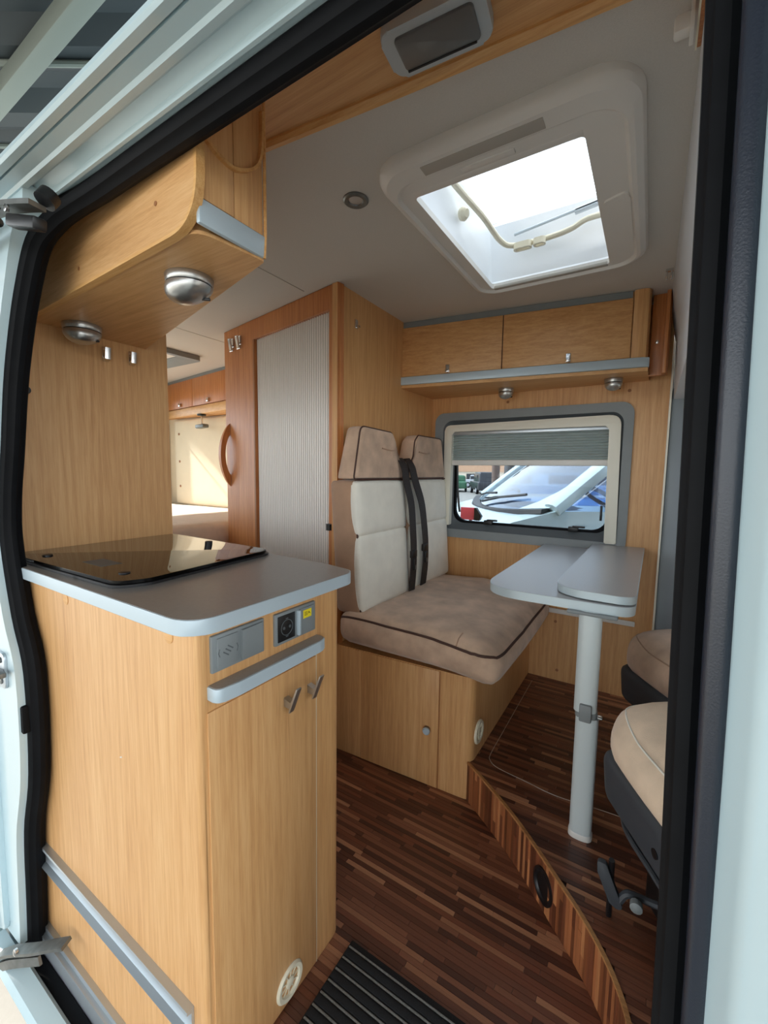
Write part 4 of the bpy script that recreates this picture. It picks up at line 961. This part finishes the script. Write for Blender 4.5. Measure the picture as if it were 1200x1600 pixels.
# door hardware on the rear jamb
ha = thing('door_runner', 'greasy steel roller arm in the top corner of the door opening', 'hinge', (-.97, .33, 1.58))
bm = new(); sweep(bm, smooth_path([(-1.30, .295, 1.585), (-1.10, .300, 1.592), (-1.0, .305, 1.588), (-.93, .315, 1.578), (-.89, .325, 1.572)], 5), [(-.004, -.014), (.004, -.014), (.004, .014), (-.004, .014)], up=(0, 1, 0)); obj('arm', bm, 'steel_dull', ha)
bm = new(); tube(bm, [(-1.30, .290, 1.560), (-1.08, .294, 1.566), (-.985, .30, 1.562)], .009, 12, up=(0, 1, 0)); obj('rod', bm, 'chrome', ha)
bm = new(); lathe(bm, [(.006, -.010), (.016, -.009), (.016, .009), (.006, .010)], (-.885, .338, 1.588), (0, .5, .8), 18); obj('roller', bm, 'black_plastic', ha)
bm = new(); obox(bm, (-.925, .320, 1.552), (1, .2, -.25), (0, 1, 0), (.25, 0, 1), .075, .022, .020, .004); obj('rubber_stop', bm, 'black_plastic', ha)
bm = new()
for x, z in ((-.975, 1.585), (-.94, 1.57)): lathe(bm, [(.006, 0), (.006, .005), (.003, .006)], (x, .302, z), (0, -1, 0), 10)
obj('rivet', bm, 'chrome', ha)
st_ = thing('striker_plate', 'steel door striker plate on the white rear jamb', 'latch', (-1.24, .33, .66))
bm = new(); prism(bm, rrect(-1.275, -1.218, .630, .715, .014), .328, .3345, 'XZ', bev=.0015); obj('plate', bm, 'alu', st_)
bm = new(); obox(bm, (-1.235, .318, .672), (1, -.1, .08), (0, 1, 0), (-.08, 0, 1), .085, .022, .012, .003); obj('striker_bar', bm, 'steel_dull', st_)
for z in (.648, .698):
    b = new(); lathe(b, [(.007, 0), (.007, .003), (.004, .004)], (-1.238, .328, z), (0, -1, 0), 12); obj('screw', b, 'steel_dull', st_)
ra = thing('bottom_runner', 'bent steel roller arm at the foot of the rear jamb', 'hinge', (-1.2, .32, -.02))
bm = new(); sweep(bm, smooth_path([(-1.46, .300, -.155), (-1.36, .306, -.120), (-1.27, .318, -.058), (-1.18, .335, -.010), (-1.12, .352, .022), (-1.085, .366, .036)], 5), [(-.004, -.013), (.004, -.013), (.004, .013), (-.004, .013)], up=(0, 1, .2)); obj('arm', bm, 'steel_dull', ra)
bm = new(); sweep(bm, smooth_path([(-1.46, .296, -.175), (-1.35, .300, -.138), (-1.25, .312, -.072), (-1.15, .335, -.020)], 5), [(-.010, -.003), (.010, -.003), (.010, .003), (-.010, .003)], up=(0, 1, 0)); obj('lower_flange', bm, 'steel_dull', ra)
bm = new(); lathe(bm, [(.008, 0), (.008, .006), (.004, .008)], (-1.235, .318, -.035), (0, -1, .1), 12); obj('bolt', bm, 'chrome', ra)

# ================================================================== REAR BEDROOM
bd_ = thing('rear_bed', 'rear bed with pale sheet on a dark wooden base', 'bed', (-2.7, 1.2, 0))
bm = softbox(-3.48, -1.965, .40, 2.062, .72, .852, .03, .006, fn=lambda p: (p[0], p[1], p[2] + (.004 * math.sin(p[0] * 30 + p[1] * 4) * math.sin(p[1] * 22) if p[2] > .8 else 0))); obj('mattress', bm, 'sheet', bd_, smooth=60)
bm = bx(-3.48, -1.95, .40, 2.064, .0, .725, .003); obj('bed_base', bm, 'beech_frame', bd_)
bm = bx(-1.95, -1.945, 1.15, 1.158, .0, .72); obj('base_seam', bm, 'piping', bd_)
rc = thing('rear_cabinet', 'beech overhead cabinet with two flaps above the rear bed', 'cabinet', (-2.9, 2.0, 1.54))
ra0, rb0 = Vector((-3.46, 2.073, 0)), Vector((-1.93, 1.842, 0)); re_ = (rb0 - ra0).normalized(); rn = Vector((-re_.y, re_.x, 0)); RL = (rb0 - ra0).length
def RF(s, d, z): return ra0 + re_ * s + rn * d + Vector((0, 0, z))
def rbx(bm, s0, s1, d0, d1, z0, z1, bev=0): return obox(bm, RF((s0 + s1) / 2, (d0 + d1) / 2, (z0 + z1) / 2), re_, rn, (0, 0, 1), s1 - s0, d1 - d0, z1 - z0, bev)
bm = new(); prism(bm, [(RF(0, .01, 0).x, RF(0, .01, 0).y), (RF(RL, .01, 0).x, RF(RL, .01, 0).y), (-1.93, 2.10), (-3.46, 2.10)], 1.545, 1.838); obj('body', bm, 'beech_x', rc)
for s0_, s1_, sh_ in ((.01, .495, .30), (.499, 1.0, .75), (1.004, 1.5, 1.25)):
    b = new(); rbx(b, s0_, s1_, -.006, .012, 1.612, 1.815, .002); d = obj('flap', b, 'beech_frame', rc)
    b = new(); rbx(b, sh_ - .012, sh_ + .012, -.022, -.006, 1.622, 1.650, .003); obj('flap_latch', b, 'chrome', d)
bm = new(); rbx(bm, 0, RL, .0, .012, 1.815, 1.838); obj('top_rail', bm, 'grey_plastic', rc)
bm = new(); rbx(bm, 0, RL, -.010, .012, 1.545, 1.606, .004); obj('front_trim', bm, 'beech_edge', rc)
rlp = thing('bed_lamp', 'small bracket reading lamp below the rear cabinet', 'lamp', (-2.83, 1.99, 1.54))
bm = new(); lathe(bm, [(.032, 0), (.032, -.010), (.02, -.013)], (-2.85, 1.985, 1.545), (0, 0, 1), 18); obj('lamp_base', bm, 'black_plastic', rlp)
bm = new(); tube(bm, [(-2.845, 1.985, 1.54), (-2.84, 1.98, 1.47)], .006, 8, up=(0, 1, 0)); obj('lamp_stem', bm, 'chrome', rlp)
bm = new(); obox(bm, (-2.835, 1.975, 1.455), (1, 0, .05), (0, 1, 0), (-.05, 0, 1), .10, .05, .028, .008); obj('lamp_head', bm, 'steel_dull', rlp)
cu2 = thing('rear_curtain', 'pale curtain hanging beside the back window', 'curtain', (-3.45, 2.02, .86))
bm = new(); L = []
for z in (.90, 1.53):
    L.append([Vector((-3.455 + .012 * math.sin(q * 1.9), 1.985 + q * .009, z)) for q in range(13)])
stackrings(bm, L, False, False, closed=False); c_ = obj('curtain_cloth', bm, 'curtain', cu2, smooth=60); sm = c_.modifiers.new('thickness', 'SOLIDIFY'); sm.thickness = .003
bm = new(); tube(bm, [(-3.455, .5, 1.545), (-3.455, 2.09, 1.545)], .006, 8); obj('curtain_rail', bm, 'alu', cu2)
pd = thing('padded_panel', 'cream padded panel with buttons on the bedroom side wall', 'panel', (-2.8, 2.09, .86))
bm = softbox(-3.34, -2.2, 2.068, 2.095, .855, 1.53, .014, .004); obj('pad', bm, 'cream_pad', pd, smooth=60)
for z in (1.0, 1.2, 1.42):
    b = new(); lathe(b, [(.010, 0), (.010, .003), (.005, .005)], (-3.27, 2.068, z), (0, -1, 0), 10); obj('pad_button', b, 'plug_brown', pd)

# ================================================================== OUTSIDE
GZ = -.55
bm = bx(-80, 60, -60, 90, GZ - .1, GZ); struct('floor_yard', bm, 'concrete', 'pale concrete yard around the parked vans')
# carport roof beside and behind the van (seen over the gutter)
cp = thing('carport_roof', 'dark corrugated carport roof with pale beam above the van', 'roof', (-4, -2, GZ))
CU, CV = Vector((.848, .53, 0)), Vector((-.53, .848, 0))
bm = new(); rows = []
for q in range(300):
    v = -6.0 + q * .04; ue = (.482 - v * .487) / .874; ph = (q % 8)
    zz = 2.8 + (.045 if ph in (0, 1, 2) else (0 if ph in (4, 5, 6) else .0225))
    rows.append([CU * (ue - (1.75 if v > 2.2 else 7.0)) + CV * v + Vector((0, 0, zz)), CU * ue + CV * v + Vector((0, 0, zz))])  # unseen long rows added to shade the door side; short ones admit sun
V_ = [[bm.verts.new(p) for p in r] for r in rows]
for A, B in zip(V_, V_[1:]): bm.faces.new((A[0], A[1], B[1], B[0]))
sheet = obj('corrugated_sheet', bm, 'roof_dark', cp, smooth=0); md = sheet.modifiers.new('thickness', 'SOLIDIFY'); md.thickness = .004
for v in (-4.4, -3.2, -2.0, -.8, .4, 1.0, 1.45, 1.9, 2.35, 2.8, 4.0, 5.2):
    ue = (.482 - v * .487) / .874
    b = new(); tube(b, [CU * (ue - (1.75 if v > 2.2 else 7.0)) + CV * v + Vector((0, 0, 2.785)), CU * ue + CV * v + Vector((0, 0, 2.785))], .012, 8); obj('purlin', b, 'roof_beam', cp)
for y_ in (.80, -1.2, -2.4):
    xe = (.482 - y_ * .876) / .483 - .05
    b = bx(xe - (2.9 if y_ > 0 else 7), xe, y_ - .030, y_ + .030, 2.70, 2.775, .004); obj('rafter', b, 'roof_beam', cp)
for x, y_ in ((2.6, -1.2), (4.6, -2.4)):
    b = bx(x - .05, x + .05, y_ - .05, y_ + .05, GZ, 2.7); obj('post', b, 'roof_beam', cp)

# neighbouring white van seen through the window
nv = thing('parked_van', 'white panel van parked outside the window', 'van', (-1.22, 4.2, GZ), math.radians(214.3))
def nz(z): return z - GZ
def loft_x(secs, n=9):
    """secs: (x, half width, z bottom, z edge, z centre)"""
    b = new(); L = []
    for x, hw, zb, ze, zc in secs:
        row = [Vector((x, -hw, nz(zb)))]
        for q in range(n):
            t = -1 + 2 * q / (n - 1); row.append(Vector((x + .0, hw * t, nz(ze + (zc - ze) * (1 - t * t)))))
        row.append(Vector((x, hw, nz(zb)))); L.append(row)
    return stackrings(b, L)
b = loft_x([(1.02, .70, -.25, .10, .22), (1.00, .82, -.28, .36, .46), (.90, .90, -.28, .50, .60), (.60, .97, -.28, .64, .72), (.25, 1.0, -.28, .77, .80), (-.10, 1.0, -.28, .86, .83)]); obj('bonnet', b, 'van_white', nv, local=True, smooth=50)
b = loft_x([(-.10, 1.0, -.28, .855, .80), (-1.2, 1.0, -.28, .86, .86), (-4.6, 1.0, -.28, .86, .86)]); obj('lower_body', b, 'van_white', nv, local=True, smooth=50)
def ws(t, u):   # windscreen surface: t across -1..1, u up 0..1
    bulge = .22 * (1 - t * t)
    return Vector((-.06 + bulge - u * 1.15 - .06 * u * u, t * (.96 - .14 * u), nz(.865 - .06 * (1 - t * t) + u * .95)))
b = new(); L = [[ws(-1 + q / 5, u / 6) for q in range(11)] for u in range(7)]; stackrings(b, L, False, False, closed=False); g_ = obj('windscreen', b, 'glass_van', nv, local=True, smooth=60)
for sgn in (-1, 1):
    b = new(); sweep(b, [ws(sgn, u / 6) + Vector((0, sgn * .012, 0)) for u in range(7)], oval(.085, .055, 12), up=(0, 0, 1)); obj('pillar', b, 'van_white', nv, local=True)
for sgn in (-1, 1):
    tri = [(1, 0), (1, .38), (.95, .25), (.89, .14), (.80, .06), (.66, 0)]
    A = [ws(sgn * t, u) + Vector((.02, 0, .012)) for t, u in tri]; B_ = [p - Vector((.04, 0, .02)) for p in A]
    b = new(); stackrings(b, [A, B_]); obj('screen_corner', b, 'van_white', nv, local=True, smooth=0)
b = new(); sweep(b, [ws(-1 + q / 10, 0) + Vector((.05, 0, .0)) for q in range(21)], [(-.05, -.02), (.05, -.03), (.04, .004), (-.04, .010)]); obj('cowl', b, 'black_plastic', nv, local=True)
for y0_, y1_ in ((-.25, .55), (-.85, -.15)):
    b = new(); p0_, p1_ = ws(y0_, .02) + Vector((.03, 0, .02)), ws(y1_, .12) + Vector((.02, 0, .02)); tube(b, [p0_, (p0_ + p1_) / 2 + Vector((.02, 0, .01)), p1_], .012, 8); obj('wiper', b, 'black_plastic', nv, local=True)
b = loft_x([(-1.16, .80, 1.66, 1.80, 1.86), (-1.35, .84, 1.66, 1.84, 1.95), (-4.6, .86, 1.66, 1.86, 1.98)]); obj('roof', b, 'van_white', nv, local=True, smooth=50)
for sgn in (-1, 1):
    b = new(); pr = [(-.22, .90), (-1.22, 1.66), (-1.75, 1.66), (-1.75, .88)]
    A = [Vector((x, sgn * (.985 - .12 * max(0, z - .9) / .8), nz(z))) for x, z in pr]; B_ = [v + Vector((0, -sgn * .02, 0)) for v in A]
    stackrings(b, [A, B_]); obj('side_window', b, 'glass_van', nv, local=True, smooth=0)
    b = new(); A = [Vector((x, sgn * (1.0 - .12 * max(0, z - .9) / .8), nz(z))) for x, z in [(-1.75, .85), (-1.75, 1.72), (-4.6, 1.72), (-4.6, .85)]]; B_ = [v + Vector((0, -sgn * .03, 0)) for v in A]
    stackrings(b, [A, B_]); obj('upper_side', b, 'van_white', nv, local=True, smooth=0)
    b = new(); tube(b, [Vector((-.50, sgn * .97, nz(.92))), Vector((-.44, sgn * 1.12, nz(.98)))], .022, 8); obj('mirror_arm', b, 'black_plastic', nv, local=True)
    b = softbox(-.50, -.40, sgn * 1.20 - .10, sgn * 1.20 + .10, nz(.92), nz(1.28), .04, .01); obj('mirror', b, 'black_plastic', nv, local=True, smooth=60)
    for x in (.42, -3.2):
        b = new(); lathe(b, [(.20, 0), (.33, .01), (.34, .05), (.34, .2), (.30, .22)], (x, sgn * 1.01, .34), (0, -sgn, 0), 24); obj('wheel', b, 'rubber', nv, local=True)
b = bx(-.75, .02, -.90, .90, nz(.55), nz(.83), .05); obj('dashboard', b, 'dark_shell', nv, local=True)
for y_ in (-.45, .45):
    b = softbox(-1.85, -1.65, y_ - .25, y_ + .25, nz(.5), nz(1.35), .06, .01); obj('cab_seat_back', b, 'windshield_in', nv, local=True, smooth=60)
b = new(); ring(b, [(.19 * math.cos(a), .19 * math.sin(a)) for a in [2 * PI * i / 24 for i in range(24)]], [(.16 * math.cos(a), .16 * math.sin(a)) for a in [2 * PI * i / 24 for i in range(24)]], 0, .03)
b.transform(Matrix.Translation((-.72, .45, nz(.92))) @ Matrix.Rotation(-.6, 4, 'Y')); obj('steering_wheel', b, 'black_plastic', nv, local=True)
b = bx(-1.06, -1.0, .96, 1.006, nz(.70), nz(.74), .01); obj('door_handle', b, 'black_plastic', nv, local=True)

rb = thing('warning_board', 'small red reflective board on a dark stand outside the window', 'sign', (-1.20, 3.22, GZ))
b = new(); box(b, -1.285, -1.165, 3.215, 3.225, .765, .865, .004); obj('board', b, 'red_lamp', rb)
b = new(); prism(b, rpoly([(-1.165, .765), (-1.165, .865), (-1.15, .865), (-1.105, .80), (-1.12, .765)], .006), 3.20, 3.235, 'XZ'); obj('bracket', b, 'black_plastic', rb)
b = bx(-1.215, -1.195, 3.226, 3.246, GZ, .82); obj('post', b, 'black_plastic', rb)

def car(label, loc, rz, mat, tall):
    t = thing('parked_car', label, 'car', loc, rz, 'cars across the yard')
    b = softbox(-2.0, 2.0, -.85, .85, .30, .92 + tall * .1, .14, .02); obj('car_body', b, mat, t, local=True, smooth=60)
    b = softbox(-1.9 if tall else -1.1, .75, -.76, .76, .85, 1.45 + tall * .3, .14, .02, fn=lambda p: (p[0] * (1 - .12 * max(0, p[2] - .9)), p[1] * (1 - .12 * max(0, p[2] - .9)), p[2])); cb = obj('car_cabin', b, mat, t, local=True, smooth=60)
    for sgn in (-1, 1):
        b = bx(-1.0, .45, sgn * .755 - .01, sgn * .755 + .01, 1.0, 1.32 + tall * .2, .008); obj('side_glass', b, 'car_dark', cb, local=True)
        for x in (-1.25, 1.25):
            b = new(); lathe(b, [(.18, 0), (.31, .01), (.32, .04), (.32, .18)], (x, sgn * .88, .32), (0, -sgn, 0), 18); obj('wheel', b, 'rubber', t, local=True)
            b = new(); lathe(b, [(.19, 0), (.19, .012), (.05, .02)], (x, sgn * .88, .32), (0, sgn, 0), 14); obj('hub_cap', b, 'car_silver', t, local=True)
    return t
car('dark tall off-road car parked across the yard', (-11.6, 34.0, GZ), 2.1, 'car_dark', 1)
car('green car parked furthest left across the yard', (-15.0, 36.5, GZ), 1.95, 'car_green', 0)
car('silver car behind the dark off-road car', (-16.5, 47.0, GZ), .2, 'car_silver', 0)
po = thing('yard_pole', 'brown round pole standing in the yard outside', 'pole', (-2.82, 9.0, GZ))
b = new(); lathe(b, [(.10, 0), (.085, .1), (.08, 4.2)], (0, 0, 0), (0, 0, 1), 14); obj('shaft', b, 'pole_brown', po, local=True)
b = new(); lathe(b, [(.16, 0), (.16, .03), (.10, .06)], (0, 0, 0), (0, 0, 1), 14); obj('base_plate', b, 'building_grey', po, local=True)
bd2 = thing('yard_building', 'long pale low building with an orange band across the yard', 'building', (-20, 58, GZ))
b = bx(-60, 25, 58, 66, GZ, 6.0); obj('facade', b, 'building_pale', bd2)
b = bx(-60, 25, 57.9, 58.05, 1.3, 2.6); obj('colour_band', b, 'building_band', bd2)
b = bx(-60.5, 25.5, 57.5, 66.5, 6.0, 6.3); obj('roof_slab', b, 'building_grey', bd2)
for i in range(14):
    b = bx(-56 + i * 5.6, -52.6 + i * 5.6, 57.93, 58.02, -.1, 1.0); obj('window', b, 'car_dark', bd2)
